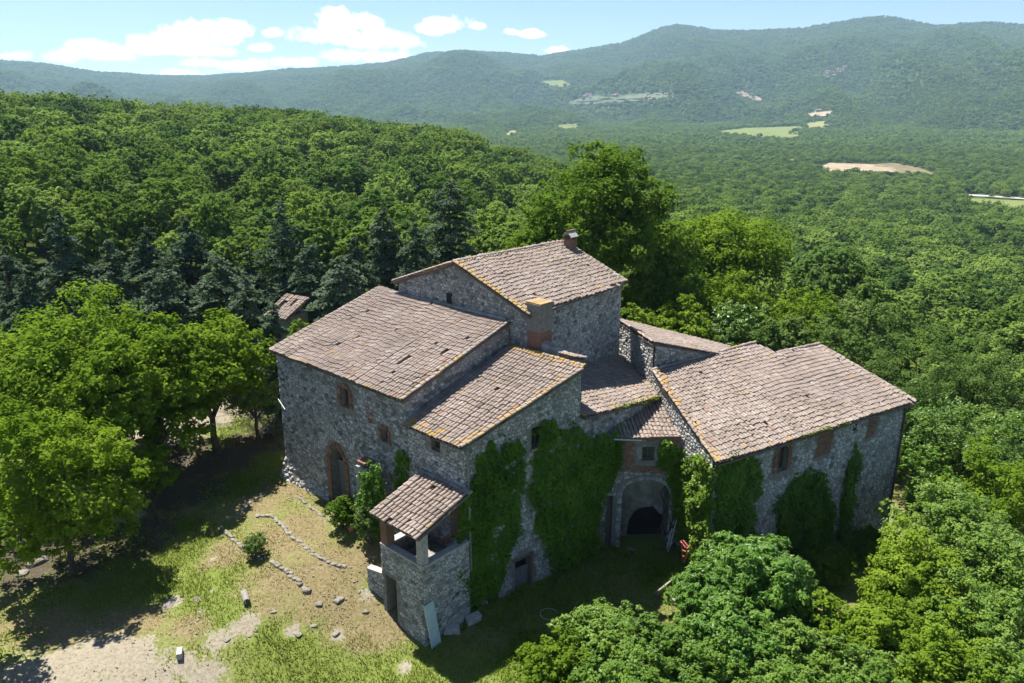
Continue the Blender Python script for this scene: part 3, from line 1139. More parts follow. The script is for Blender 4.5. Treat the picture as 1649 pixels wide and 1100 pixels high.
# battered foot of the front, catching the sun
mb = MB()
pts = [wA.p(-.25, -1.4, .75), wA.p(4.7, -1.4, .6), wA.p(4.5, .1, .02), wA.p(-.1, .95, .03)]
mb.add(pts + [wA.p(-.25, -1.4, -.1), wA.p(4.7, -1.4, -.1), wA.p(4.5, .1, -.1), wA.p(-.1, .95, -.1)], [(0, 1, 2, 3), (4, 7, 6, 5), (0, 3, 7, 4), (1, 5, 6, 2)])
mb.obj('wall_footing', M['mortar'], house)
rg = random.Random(5)
for k in range(190):
    a = rg.uniform(-.15, 4.5); q = rg.random()
    top = .95 - (a + .1) / 4.6 * .85
    z = -1.0 + (top + 1.0) * q
    off = (.75 - .12 * a / 4.7) * (1 - (z + 1.4) / (top + 1.4)) + .02
    c = wA.p(a, z, off)
    sz = rg.uniform(.09, .19)
    vs = []
    for kk in range(7):
        th = 2 * math.pi * kk / 7; r = sz * rg.uniform(.75, 1.15)
        vs.append(c + wA.d * r * 1.25 * math.cos(th) + np.array([0, 0, 1]) * r * .8 * math.sin(th) + wA.n * (-.05 - r * .35 * math.sin(th)))
    for kk in range(7):
        p = vs[kk]; vs.append(c + (p - c) * .72 + wA.n * (.06))
    vs.append(c + wA.n * .09)
    STONES.append(dict(w=wA.ob, v=vs, f=[(i, (i + 1) % 7, 7 + (i + 1) % 7, 7 + i) for i in range(7)] + [(7 + i, 7 + (i + 1) % 7, 14) for i in range(7)], t=rg.uniform(.2, .9), m='stone_pale_lit', s=.0))
# other sides of the main block
Wall(house, (-.05, 0), (0, 7.6), IN_A, [(0, -1.6), (7.6, -1.6), (7.6, 10.1), (0, 7.85)], cell=(.5, .35), seed=12, label='gable wall at the wooded end')
Wall(house, (0, 7.6), (11.75, 7.6), IN_A, rect(0, 11.75, -2, 10.1), cell=None, label='rear wall of the main block')
wA2 = Wall(house, (11.75, 0), (11.75, 7.6), IN_A, [(0, 4.5), (7.6, 6.5), (7.6, 10.1), (0, 7.85)], cell=(.33, .2), seed=13, tone=.42, label='strip of stone wall between the two front roofs')
roof(house, [W(-.2, -.32, 7.93), W(11.85, -.32, 7.93), W(11.85, 7.66, 10.32), W(.1, 7.66, 10.32)], U, 'wide main roof with a dark gap of missing tiles',
     lich_edges=[(0, .4, .16), (1, .3, .25)], holes=[(9.2, 2.35, .55), (10.9, 3.9, .35), (4.3, 3.1, .3)], caps=[(1, .25, 0), (3, .15, 0)], seed=3, sag=.09)
# thin eaves course under the front edge
mb = MB(); mb.box(wA.p(5.9, 7.78, .1), wA.d, wA.n, [0, 0, 1], 5.95, .1, .05); mb.obj('eaves_course', M['brick'], house)
# lean-to roof remnant rows against the tower
mb = MB(); mb.tube([W(1.2, 7.62, 10.32), W(6, 7.62, 10.42), W(11.6, 7.6, 10.40)], [.13, .12, .13], 6); mb.obj('flashing', M['plaster'], house)

# front wing
IN_B = (13.5, 4)
oB_w = rect(1.8, 2.45, 5.75, 6.45)
wB = Wall(house, (11.75, 0), (15.85, 0), IN_B, [(0.05, -3.2), (4.1, -3.2), (4.1, 6.62), (0.05, 6.62)], [dict(poly=oB_w, grow=grow(oB_w, .12))],
          cell=(.28, .19), pick=True, seed=14, tone=.64, proud=(.015, .055), spread=.3, label='front wall of the lower wing')
window(wB, oB_w, bars=0)
mb = MB(); mb.box(wB.p(2.72, 6.1, .03), wB.d, wB.n, [0, 0, 1], .2, .02, .45); mb.obj('plaster_patch', M['plaster'], house)
pB, qB = (15.85, 0), (17.05, 7.4)
LB = math.hypot(qB[0] - pB[0], qB[1] - pB[1])
oB_win = rect(4.15, 4.95, 5.3, 6.4)
oB_low = rect(4.1, 4.7, 2.2, 3.3)
oB_door = rect(3.1, 4.15, -3.4, -.85)
wBs = Wall(house, pB, qB, IN_B, [(0, -4), (LB, -4), (LB, 8.75), (0, 6.62)],
           [dict(poly=oB_win, grow=grow(oB_win, .14)), dict(poly=oB_low, grow=grow(oB_low, .1)), dict(poly=oB_door, grow=grow(oB_door, .16))],
           cell=(.28, .2), pick=True, seed=15, tone=.6, label='tall side wall of the lower wing under ivy')
window(wBs, oB_win, bars=1)
window(wBs, oB_low, bars=0)
sill(wBs, 4.15, 4.95, 5.3)
plank_door(wBs, 3.12, 4.13, -3.4, -1.45, .2, 'wood_grey', 5, 'low grey plank door at the foot of the ivy wall')
mb = MB()
mb.box(wBs.p(4.2, -2.0, -.04), wBs.d, wBs.n, [0, 0, 1], .07, .09, 1.3); mb.box(wBs.p(3.6, -.78, -.04), wBs.d, wBs.n, [0, 0, 1], .68, .09, .07)
mb.obj('door_frame', M['wood'], house)
roof(house, [W(11.78, -.3, 6.68), W(16.0, -.3, 6.66), W(17.3, 7.42, 8.95), W(11.9, 7.42, 8.95)], U, 'narrower roof of the front wing',
     lich_edges=[(0, .5, .4), (1, .35, .4), (2, .4, .8)], caps=[(1, .45, 0), (2, .8, .03)], seed=5, sag=.08, holes=[(2.6, 4.2, .3)])
Wall(house, (11.75, 7.45), (17.05, 7.45), IN_B, rect(0, 5.3, 4, 8.9), cell=None, label='rear wall of the front wing')
# rendered stub wall behind the wing's ridge
mb = MB(); mb.prism([W(12.2, 7.75, 9.0), W(16.0, 7.75, 9.0), W(16.0, 7.75, 9.1), W(14.2, 7.75, 9.55), W(12.2, 7.75, 9.65)], V * -1, .45)
mb.obj('parapet', M['plaster'], house)
roof(house, [W(15.3, 8.5, 8.95), W(16.55, 8.5, 8.95), W(16.55, 7.5, 9.25), W(15.3, 7.5, 9.25)], U, 'scrap of roof beside the parapet', seed=6, lichen=.2, sag=.0)

# tower block
IN_T = (8, 12)
wT = Wall(house, (2.2, 7.72), (13.1, 7.72), IN_T, [(0, 4), (10.9, 4), (10.9, 10.85), (5.35, 12.98), (0, 11.05)], cell=(.28, .20), pick=True, seed=16, tone=.5, label='gable wall of the tower block')
oT = rect(4.02, 4.45, 10.35, 11.1)
wTs = Wall(house, (13.1, 7.72), (12.6, 17.4), IN_T, [(0, 4), (9.68, 4), (9.68, 10.92), (0, 10.85)], cell=(.28, .20), pick=True, seed=17, tone=.6, label='side wall of the tower block')
Wall(house, (2.2, 17.4), (12.6, 17.4), IN_T, [(0, 0), (10.4, 0), (10.4, 10.9), (5.35, 12.85), (0, 11.05)], cell=None, label='rear gable of the tower block')
Wall(house, (2.2, 7.72), (2.2, 17.4), IN_T, rect(0, 9.66, 0, 11.0), cell=None, label='far side of the tower block')
kR = (13.1 - 10.95) / (13.35 - 7.55)
roof(house, [W(13.4, 7.5, 10.95), W(12.85, 17.6, 11.05), W(7.6, 17.75, 12.98), W(7.58, 7.5, 13.1)], V, 'tower roof slope facing the courtyard',
     lich_edges=[(3, .45, .9), (0, .5, .12)], caps=[(3, .9, 0.02), (1, .1, 0), (2, .15, .04)], seed=7, sag=.06)
roof(house, [W(1.9, 17.75, 11.0), W(1.9, 7.5, 11.1), W(7.55, 7.5, 13.1), W(7.55, 17.75, 12.98)], -V, 'tower roof slope facing the wood', caps=[(1, .2, 0)], seed=8)
mb = MB(); mb.box(W(6.9, 7.70, 10.75), U, V, [0, 0, 1], .2, .06, .4); mb.obj('tower_window', M['dark'], house)
# tall stack at the corner of the tower
st = MB()
st.box(W(13.55, 8.15, 8.0), U, V, [0, 0, 1], .48, .5, .9, mi=0)
st.box(W(13.55, 8.15, 9.5), U, V, [0, 0, 1], .46, .48, .6, mi=1)
st.box(W(13.55, 8.15, 10.8), U, V, [0, 0, 1], .48, .5, .70, mi=0)
st.box(W(13.55, 8.15, 11.56), U, V, [0, 0, 1], .56, .58, .07, mi=0)
stack = st.obj('chimney', [M['mortar'], M['brick']], house); stack['label'] = 'broad rendered stack with a lichened tile cap'
for k in range(5):
    cb = MB(); cb.box(W(13.13 + k * .21, 8.15, 11.67), U, V, U * 0 + np.array([0, 0, 1.0]), .10, .55, .045, .6, jit=.015); o = cb.obj('cap_tile', M['tile'], stack)
    at = o.data.attributes.new('lichen', 'FLOAT', 'FACE'); at.data.foreach_set('value', np.full(6, .8, np.float32))
# ridge chimney with its little tiled hood
ch = MB()
ch.box(W(8.45, 17.3, 12.75), U, V, [0, 0, 1], .31, .31, .6)
chim = ch.obj('chimney', M['brick'], house); chim['label'] = 'small brick chimney with a tiled hood on the ridge'
for sx in (-1, 1):
    for sy in (-1, 1):
        hb = MB(); hb.box(W(8.45 + sx * .23, 17.3 + sy * .23, 13.45), U, V, [0, 0, 1], .075, .075, .1); hb.obj('hood_post', M['brick'], chim)
hb = MB(); hb.prism([W(8.05, 16.92, 13.54), W(8.45, 16.92, 13.9), W(8.85, 16.92, 13.54), W(8.78, 16.92, 13.51), W(8.45, 16.92, 13.81), W(8.12, 16.92, 13.51)], V * -1, .78); hb.obj('hood', M['concrete'], chim)
hb = MB(); hb.tube([W(8.45, 16.87, 13.9), W(8.45, 17.75, 13.9)], [.075, .075], 8, .9); hb.obj('ridge_tile', M['brick'], chim)

# middle roof between tower and right wing
eD0, eD1, tD1, tD0 = W(17.32, 7.35, 6.22), W(17.38, 15.1, 5.12), W(13.1, 17.8, 6.0), W(13.12, 7.6, 7.42)
roof(house, [eD0, eD1, W(12.7, 17.6, 6.05), W(13.05, 7.5, 7.44)], eD1 - eD0, 'sunk roof in the angle between tower and right wing',
     lich_edges=[(0, .3, .2), (3, .4, .3)], lichen=.05, seed=9, sag=.05)
wD = Wall(house, qB, (17.2, 15.1), (15, 11), [(0, -4), (7.7, -4), (7.7, 5.05), (0, 6.15)], cell=(.34, .22), seed=18, tone=.45, label='wall under the sunk roof')
mb = MB(); mb.tube([eD0 + U * .06 + np.array([0, 0, -.08]), eD1 + U * .06 + np.array([0, 0, -.08])], [.06, .06], 8); mb.obj('gutter', M['gutter'], house)

# right wing
zE = 4.3
E_a, E_b = W(22.95, 11.21, zE), W(27.95, 27.28, zE)
eE = (E_b - E_a) / np.linalg.norm(E_b - E_a)
wE_ = np.array([-eE[1], eE[0], 0.0])
def PE(a, b): return E_a + eE * a + wE_ * b + np.array([0, 0, .3 * b])
roof(house, [PE(-.15, -.35), PE(16.75, -.35), PE(15.85, 6.4), PE(11.72, 6.45), PE(11.2, 7.88), PE(2.0, 7.4)], eE, 'large pinkish roof of the right wing',
     lich_edges=[(0, .5, .05), (5, .5, .45)], lichen=.012, caps=[(5, .4, 0.0), (1, .03, 0), (2, .05, .03), (4, .05, .03)], seed=10, sag=.07)
la = loc(E_a); lb = loc(E_b)
IN_E = (18.5, 22)
Lc = (16.57, 15.47)
oE1 = arch(4.95, 5.75, 2.15, 3.75, .4)
oE2 = rect(0, .1, 0, .1)
wEr = Wall(house, (la[0], la[1]), (lb[0], lb[1]), IN_E, [(.12, -6), (16.5, -7.5), (16.5, 4.2), (.12, 4.2)], [dict(poly=oE1, grow=grow(oE1, .3))],
           cell=(.36, .27), mat='stone', pick=True, seed=19, tone=.68, spread=.26, label='long bluish stone wall of the right wing',
           skip=[rect(8.0, 9.7, 2.2, 4.1), rect(12.6, 13.9, 2.3, 4.15)])
surround(wEr, oE1, .32, 'brick', house, sz=.14, seed=9)
window(wEr, oE1, bars=1)
def on_e(a, t): return tuple(loc(E_a + eE * a)[:2] + np.array([0, 0]))
for (a0, a1, z0, z1, sd) in ((8.05, 9.65, 2.25, 4.05, 21), (12.65, 13.75, 2.45, 4.1, 22)):
    p0 = loc(E_a + eE * a0 + wE_ * -.012); p1 = loc(E_a + eE * a1 + wE_ * -.012)
    Wall(house, p0[:2], p1[:2], IN_E, [(0.1, z0), (a1 - a0 - .2, z0 + .1), (a1 - a0, z1), (.25, z1)], cell=(.30, .09), mat='brick', seed=sd, spread=.2, proud=(.012, .028), label='walled up opening of old brick')
mb = MB(); mb.box(wEr.p(11.5, 3.6, 0.004), wEr.d, wEr.n, [0, 0, 1], .17, .02, .3); mb.obj('vent_hole', M['dark'], house)
pEl = (11.4, 18.92)
dl = np.array(pEl) - np.array(la[:2]); Ll = np.hypot(*dl)
wEl = Wall(house, la[:2], pEl, IN_E, [(0.06, -5), (Ll, -5), (Ll, 7.85), (8.05, 8.05), (8.03, 6.4), (0.06, 4.2)], cell=None, label='pale sunlit gable wall of the right wing')
# stones only on the exposed part of the gable wall; a convex piece each
for (pl, sd) in (([(0.06, -3.5), (8.0, -3.5), (8.0, 6.38), (0.06, 4.2)], 23), ([(8.05, 4.2), (Ll, 4.6), (Ll, 7.85), (8.05, 8.05)], 24)):
    rngw = random.Random(sd)
    for c in cells(pl, .27, .22, rngw):
        r = round_poly(c, .016)
        if r is None: continue
        rp, cc = r; k = len(rp); h_ = rngw.uniform(.02, .09)
        vs = [wEl.p(a, z, -.01) for a, z in rp] + [wEl.p(cc[0] + (a - cc[0]) * .8, cc[1] + (z - cc[1]) * .8, h_) for a, z in rp] + [wEl.p(cc[0], cc[1], h_ + .02)]
        fs = [(i, (i + 1) % k, k + (i + 1) % k, k + i) for i in range(k)] + [(k + i, k + (i + 1) % k, 2 * k) for i in range(k)]
        if np.dot(np.cross(vs[1] - vs[0], vs[2] - vs[0]), wEl.n) < 0: fs = [f[::-1] for f in fs]
        ctr = wEl.p(*cc); v = CAMP - ctr; dd = np.linalg.norm(v)
        vis = cc[1] > 1.2
        STONES.append(dict(w=wEl.ob, v=vs, f=fs, t=min(1, max(0, rngw.gauss(.6, .22))), m='stone_pale_lit', s=(.05 * max(0, v @ wEl.n / dd) / dd ** 2) if vis else 0))
e2 = loc(PE(15.8, 6.3)); 
Wall(house, loc(E_a + eE * 16.5)[:2], e2[:2], IN_E, [(0, -8), (6.6, -6), (6.6, 6.0), (0, 4.15)], cell=(.5, .35), seed=25, label='far end wall of the right wing')
e3 = loc(PE(2.2, 7.3))
Wall(house, (18.6, 24.1), e2[:2], IN_E, rect(0, 5.2, -6, 6.0), cell=None, label='rear wall of the right wing')
# raised block beside the gable wall
c1, c2, c3, c4 = W(16.22, 15.6, 8.16), W(18.1, 20.9, 6.5), W(11.3, 18.95, 7.98), W(16.2, 25.9, 5.47)
roof(house, [c3 + np.array([0, 0, .02]), c1, c2, c4], c1 - c3, 'low sloping roof of the raised block', seed=11, sag=.02, caps=[(1, .35, 0), (0, .1, 0)], lichen=.01)
Wall(house, (16.32, 15.72), (18.0, 20.8), (14, 20), [(0, 5.5), (5.35, 5.5), (5.35, 6.45), (0, 8.0)], cell=(.34, .22), seed=26, tone=.4, label='shaded side of the raised block')
Wall(house, (11.4, 18.92), (16.2, 25.9), (15, 20), [(0, -3), (8.4, -3), (8.4, 5.4), (0, 7.85)], cell=None, label='rear of the raised block')
mb = MB(); g0 = PE(-.15, -.42) + np.array([0, 0, -.1]); g1 = PE(16.7, -.42) + np.array([0, 0, -.1]); mb.tube([g0, g1], [.065, .065], 8); mb.obj('gutter', M['gutter'], house)
def downpipe(top, bot, r=.055, mat='gutter'):
    mb = MB(); mb.tube([top, bot], [r, r], 8)
    for k in range(4):
        q = top + (bot - top) * (k + .5) / 4; mb.tube([q + np.array([0, 0, .05]), q - np.array([0, 0, .05])], [r * 1.35, r * 1.35], 8)
    mb.obj('downpipe', M[mat], house)
downpipe(wEr.p(16.3, 4.1, .1), wEr.p(16.3, -6, .1), .07)
downpipe(wBs.p(.12, 6.5, .14), wBs.p(.2, -.6, .16), .05, 'grey_metal')

# arched range with its own small roof, in the corner of the courtyard
pF, qF = (17.06, 9.75), (20.15, 12.75)
IN_F = (17.5, 13)
wF0 = Wall.__new__(Wall)
wF0.O = W(pF[0], pF[1]); dd_ = W(qF[0], qF[1]) - wF0.O; wF0.L = np.linalg.norm(dd_); wF0.d = dd_ / wF0.L
wF0.n = np.array([wF0.d[1], -wF0.d[0], 0]); wF0.lean = 0
aF = lambda px, py: wF0.a_of(px, py)
a_l, z_sp = aF(1001, 800); a_r, _ = aF(1078, 800); _, z_cr = aF(1038, 772)
a_r = min(a_r, wF0.L - .12)
oF_arch = arch(a_l, a_r, -3.6, z_cr, 1.0, 10)
d_l = max(.02, aF(964, 820)[0]); d_r = aF(986, 820)[0]
if d_r < d_l + .5: d_r = d_l + .55
d_r = min(d_r, a_l - .1)
oF_door = rect(d_l, d_r, -3.6, aF(978, 797)[1])
fw0, fz1 = aF(1034, 719); fw1, fz0 = aF(1053, 741)
oF_win = rect(fw0, fw1, fz0, fz1)
zF = aF(1050, 703)[1]
brick_z = aF(1040, 757)[1]
wF = Wall(house, pF, qF, IN_F, rect(0, wF0.L, -4, zF), [dict(poly=oF_arch, grow=grow(oF_arch, .22), depth=1.4), dict(poly=oF_door, grow=grow(oF_door, .05)), dict(poly=oF_win, grow=grow(oF_win, .3))],
          cell=(.33, .24), seed=27, tone=.55, label='arched wall in the courtyard corner', skip=[rect(-.1, wF0.L + .1, brick_z, zF + 1)])
wFb = Wall(house, np.array(pF) + np.array([.02, -.03]) * .8, np.array(qF) + np.array([.02, -.03]) * .8, IN_F, [(.35, brick_z), (wF0.L - .3, brick_z - .3), (wF0.L, zF), (.2, zF)], [dict(poly=oF_win, grow=grow(oF_win, .28), depth=.1, back=False)],
           cell=(.30, .09), mat='brick', seed=28, spread=.2, proud=(.01, .025), label='patch of old brick above the arch')
surround(wF, oF_win, .28, 'plaster', house, sz=.5, seed=12)
window(wF, oF_win, bars=1)
surround(wF, oF_arch, .24, 'stone', house, 'arch_surround', sz=.16, seed=13)
plank_door(wF, d_l + .02, d_r - .02, -3.2, oF_door[2][1] - .05, .2, 'wood', 4, 'dark plank door left of the courtyard arch')
mb = MB(); al_, ar_ = a_l + .03, a_r - .03
mb.prism([wF.p(a, z, -1.2) for a, z in [(al_, -3.4), (al_ + .5, -3.4), (al_ + .7, -1.8), (al_ + .95, -1.25), (al_ + 1.3, -.95), (ar_ - .6, -.85), (ar_ - .3, -1.2), (ar_ - .2, -1.35), (ar_, -1.4), (ar_, 1.45), (al_, 1.45)]], wF.n, .12)
mb.obj('whitewashed_panel', M['plaster'], house)
mb = MB(); mb.box(wF.p((d_l + d_r) / 2, oF_door[2][1] + .1, .04), wF.d, wF.n, [0, 0, 1], (d_r - d_l) / 2 + .15, .08, .09); mb.obj('lintel', M['concrete'], house)
F0, F1 = wF.p(.05, zF + .1, .3), ray_plane(1099, 709, wEl.p(0, 0, .06), wEl.n)
F2 = ray_plane(1065, 652, wEl.p(0, 0, .06), wEl.n)
nF = np.cross(F1 - F0, F2 - F0)
F3 = ray_plane(1030, 634, F0, nF); F4 = ray_plane(1000, 655, F0, nF)
roof(house, [F0, F1, F2, F3, F4], F1 - F0, 'small steep roof over the courtyard arch', seed=12, sag=.0, lichen=.03, pitch=.245)
mb = MB(); mb.tube([F0 + np.array([0, 0, -.08]), F1 + np.array([0, 0, -.08])], [.05, .05], 8); mb.obj('gutter', M['white_metal'], house)

# loggia at the corner of the front
IN_L = (14.5, -1.5)
oL = rect(.25, 1.05, -2.6, .05)
wL = Wall(house, (13.05, -3), (16.1, -3), IN_L, [(0, -3.4), (3.05, -3.6), (3.05, 1.62), (0, 1.62)], [dict(poly=oL, grow=grow(oL, .08), depth=.6)],
          cell=(.34, .2), pick=True, seed=29, tone=.58, label='outer wall of the loggia')
wLs = Wall(house, (16.1, -3), (16.1, -.02), IN_L, [(0, -3.8), (2.98, -3.8), (2.98, 1.62), (0, 1.62)], cell=(.36, .18), pick=True, seed=30, tone=.62, label='courtyard side of the loggia')
wLw = Wall(house, (13.05, -3), (13.05, -.02), IN_L, [(0, -3.4), (2.98, -3.0), (2.98, 1.62), (0, 1.62)], cell=(.34, .2), seed=31, tone=.5, label='garden side of the loggia')
mb = MB()
mb.box(W(14.57, -2.83, 1.66), U, V, [0, 0, 1], 1.55, .2, .05); mb.box(W(15.93, -1.3, 1.66), U, V, [0, 0, 1], .2, 1.3, .05); mb.box(W(13.22, -1.3, 1.66), U, V, [0, 0, 1], .2, 1.3, .05)
mb.obj('parapet_coping', M['concrete'], house)
mb = MB(); mb.box(W(14.57, -1.4, .62), U, V, [0, 0, 1], 1.34, 1.24, .06); mb.obj('loggia_floor', M['plaster'], house)
for (s_, t_, m_, hw) in ((13.32, -2.76, 'brick', .24), (15.86, -2.78, 'concrete', .2)):
    mb = MB()
    k = 9
    for q in range(k): mb.box(W(s_, t_, 1.71 + (q + .5) * (1.58 / k)), U, V, [0, 0, 1], hw - random.uniform(0, .012), hw - random.uniform(0, .012), 1.58 / k / 2 - .005, random.uniform(.3, .8))
    mb.obj('pillar', M[m_], house)
mb = MB()
mb.box(W(14.57, -2.78, 3.36), U, V, [0, 0, 1], 1.6, .1, .08)
for s_ in (13.0, 14.5, 16.1): mb.box(W(s_, -1.6, 3.72), U, V * .962 + np.array([0, 0, .272]), np.array([0, 0, .962]) - V * .272, .06, 1.72, .06)
mb.obj('roof_beam', M['wood'], house)
roof(house, [W(12.85, -3.38, 3.4), W(16.3, -3.38, 3.4), W(16.3, -.12, 4.38), W(12.85, -.12, 4.38)], U, 'small roof of the corner loggia', seed=13, sag=.02,
     lichen=.015, pitch=.243, expo=.37)
mb = MB(); mb.box(W(14.6, -.1, 4.44), U, V, [0, 0, 1], 1.75, .13, .07, jit=.02); mb.obj('flashing', M['plaster'], house)
mb = MB(); mb.box(W(15.3, -.03, 2.5), U, V, [0, 0, 1], .45, .03, 1.0); mb.obj('loggia_door', M['wood'], house)
mb = MB(); mb.tube([W(14.2, -.15, .9), W(15.9, -.5, 2.4)], [.09, .07], 6); mb.obj('fallen_beam', M['brick'], house)
# external oven flue on the front, wrapped in ivy
mb = MB(); mb.box(W(8.75, -.4, 1.4), U, V, [0, 0, 1], .5, .38, 2.0); flue = mb.obj('flue', M['stone'], house)
mb = MB(); mb.box(W(8.75, -.45, 3.52), U, V, [0, 0, 1], .16, .16, .14); mb.box(W(8.75, -.45, 3.72), U, V, [0, 0, 1], .34, .34, .035); mb.obj('flue_cap', M['brick'], flue)
mb = MB(); mb.tube([wA.p(-.2, 4.75, .05), wA.p(.9, 4.45, .3)], [.025, .025], 6); mb.obj('iron_bracket', M['white_metal'], house)



def eave_moss(p0, p1, label, seed, n=900):
    rng = np.random.default_rng(seed)
    u_ = rng.random(n); k = fbm(u_ * 9, u_ * 0, seed, 3) > -.12
    u_ = u_[k]; m = len(u_)
    C = np.array(p0) + u_[:, None] * (np.array(p1) - np.array(p0)) + rng.normal(0, .05, (m, 3)) + np.array([0, 0, .05])
    N = rng.normal(0, .6, (m, 3)) + np.array([0, 0, 1.]); N /= np.linalg.norm(N, axis=1, keepdims=True)
    t = rng.normal(size=(m, 3)); t -= N * np.sum(t * N, 1, keepdims=True); t /= np.linalg.norm(t, axis=1, keepdims=True)
    b = np.cross(N, t); s_ = rng.uniform(.05, .16, (m, 1))
    q = np.stack([C - t * s_, C + b * s_ * .4, C + t * s_, C - b * s_ * .4], 1).reshape(-1, 3)
    o = link_mesh('moss', mesh_np('moss', q, np.arange(4 * m, dtype=np.int32).reshape(-1, 4), M['grass'], np.clip(rng.normal(.6, .2, m), 0, 1)), house, 'stuff')
    o['label'] = label


eave_moss(eD0 + (eD1 - eD0) * .35, eD1, 'yellow green moss along the eave of the sunk roof', 1, 1200)
eave_moss(PE(6.2, -.38), PE(10.3, -.38), 'moss along the eave of the right wing', 2, 900)
eave_moss(PE(0.3, -.38), PE(1.2, -.38), 'moss at the eave corner of the right wing', 3, 120)
emit_tiles()
emit_stones()


# ------------------------------------------------------------------ plants
def unit(v):
    return v / (np.linalg.norm(v, axis=-1, keepdims=True) + 1e-9)


def leaf_quads(C, N, size, aspect, rng, droop=0.0):
    """a rhombus-shaped, slightly folded leaf spray at every point C facing N"""
    n = len(C)
    r = rng.normal(size=(n, 3))
    r[:, 2] -= droop
    t = unit(r - N * np.sum(r * N, 1, keepdims=True))
    b = np.cross(N, t)
    s = (size * rng.uniform(.6, 1.35, n))[:, None]
    fold = N * s * .16
    v0 = C - t * s * .5
    v1 = C + b * s * aspect * .5 - fold
    v2 = C + t * s * .5 - fold * .5
    v3 = C - b * s * aspect * .5 - fold
    return np.stack([v0, v1, v2, v3], 1).reshape(-1, 3)


def quad_mesh(name, V_, mat, tone):
    f = np.arange(len(V_), dtype=np.int32).reshape(-1, 4)
    return mesh_np(name, V_, f, mat, tone)


def fib_dirs(n, rng, zmin=-1.0):
    k = np.arange(n) + .5
    z = 1 - (1 - zmin) * k / n
    ph = k * 2.39996 + rng.uniform(0, 6.28)
    d = np.stack([np.sqrt(np.clip(1 - z * z, 0, 1)) * np.cos(ph), np.sqrt(np.clip(1 - z * z, 0, 1)) * np.sin(ph), z], 1)
    return unit(d + rng.normal(0, .22, d.shape))


def crown_points(rng, R, Rz, zc, nlobe, nclump, nleaf, zmin=-.55, lobe=(.30, .46), ragged=.25):
    """centres and outward directions of leaves, gathered in clumps on lobes"""
    ld = fib_dirs(nlobe, rng, zmin)
    lr = R * rng.uniform(*lobe, nlobe)
    lp = ld * (R - lr * .9)[:, None] * rng.uniform(1 - ragged, 1.08, nlobe)[:, None]
    lp[:, 2] *= Rz / R
    lp = np.concatenate([lp, rng.normal(0, R * .22, (max(2, nlobe // 5), 3))])
    lr = np.concatenate([lr, np.full(max(2, nlobe // 5), R * .4)])
    cp, cr, cl = [], [], []
    for p, r in zip(lp, lr):
        d = fib_dirs(nclump, rng, -.6)
        cp.append(p + d * r * rng.uniform(.62, 1.02, (nclump, 1)) * np.array([1, 1, .82]))
        cr.append(r * rng.uniform(.24, .46, nclump))
        cl.append(rng.normal(0, .16) + rng.normal(0, .10, nclump))
    cp, cr, cl = np.concatenate(cp), np.concatenate(cr), np.concatenate(cl)
    w = cr ** 2; w /= w.sum()
    idx = rng.choice(len(cp), nleaf, p=w)
    d = unit(rng.normal(size=(nleaf, 3)) + np.array([0, 0, .35]))
    rad = cr[idx] * rng.uniform(.35, 1.12, nleaf)
    C = cp[idx] + d * rad[:, None] * np.array([1, 1, .75])
    C[:, 2] += zc
    N = unit(d * .8 + unit(cp[idx]) * .4 + rng.normal(0, .38, (nleaf, 3)) + np.array([0, 0, .75]))
    tone = np.clip(.45 + cl[idx] + rng.normal(0, .16, nleaf), 0, 1)
    return C, N, tone, lp + np.array([0, 0, zc])


def trunk_mb(rng, h_fork, targets, r0, base=0.0, mi=0, lean=(0, 0)):
    mb = MB()
    top = np.array([lean[0], lean[1], h_fork])
    mid = top * .5 + np.array([rng.normal(0, r0 * .5), rng.normal(0, r0 * .5), 0])
    mb.tube([np.array([0, 0, base - .6]), np.array([0, 0, base + .15]), mid, top], [r0 * 1.5, r0 * 1.15, r0 * .92, r0 * .78], 8, mi=mi)
    for tg in targets:
        m = top * .55 + tg * .45 + np.array([rng.normal(0, .25), rng.normal(0, .25), rng.uniform(-.1, .5)])
        mb.tube([top - np.array([0, 0, .2]), m, tg], [r0 * .55, r0 * .34, r0 * .12], 6, mi=mi, cap=False)
    return mb


def local_child(name, me, parent, kind=None):
    o = bpy.data.objects.new(name, me)
    COL.objects.link(o); o.parent = parent
    if kind: o['kind'] = kind
    return o


def broadleaf(seed, H, R, mat='leaf_oak', nleaf=14000, leaf=.26, aspect=.72, nlobe=22, nclump=13, base_frac=.28, r0=None, droop=0.0, ragged=.25, shape=None, limbs=7, zmin=-.55, lobe=(.30, .46)):
    """returns (crown mesh, trunk mesh) built round the foot of the tree"""
    rng = np.random.default_rng(seed)
    Rz = (H * (1 - base_frac)) / 2 if shape is None else shape
    zc = H - Rz * 1.02
    C, N, T, lp = crown_points(rng, R, Rz, zc, nlobe, nclump, nleaf, ragged=ragged, zmin=zmin, lobe=lobe)
    C[:, 2] = np.maximum(C[:, 2], .12 + rng.uniform(0, .3, len(C)))
    cm = quad_mesh('crown', leaf_quads(C, N, leaf, aspect, rng, droop), M[mat], T)
    r0 = r0 or H * .026
    sel = rng.choice(len(lp), min(limbs, len(lp)), replace=False)
    tm = trunk_mb(rng, max(.25 * H, (zc - Rz) * .9 + .3), [lp[i] for i in sel], r0).mesh('trunk', M['bark'], True)
    return cm, tm


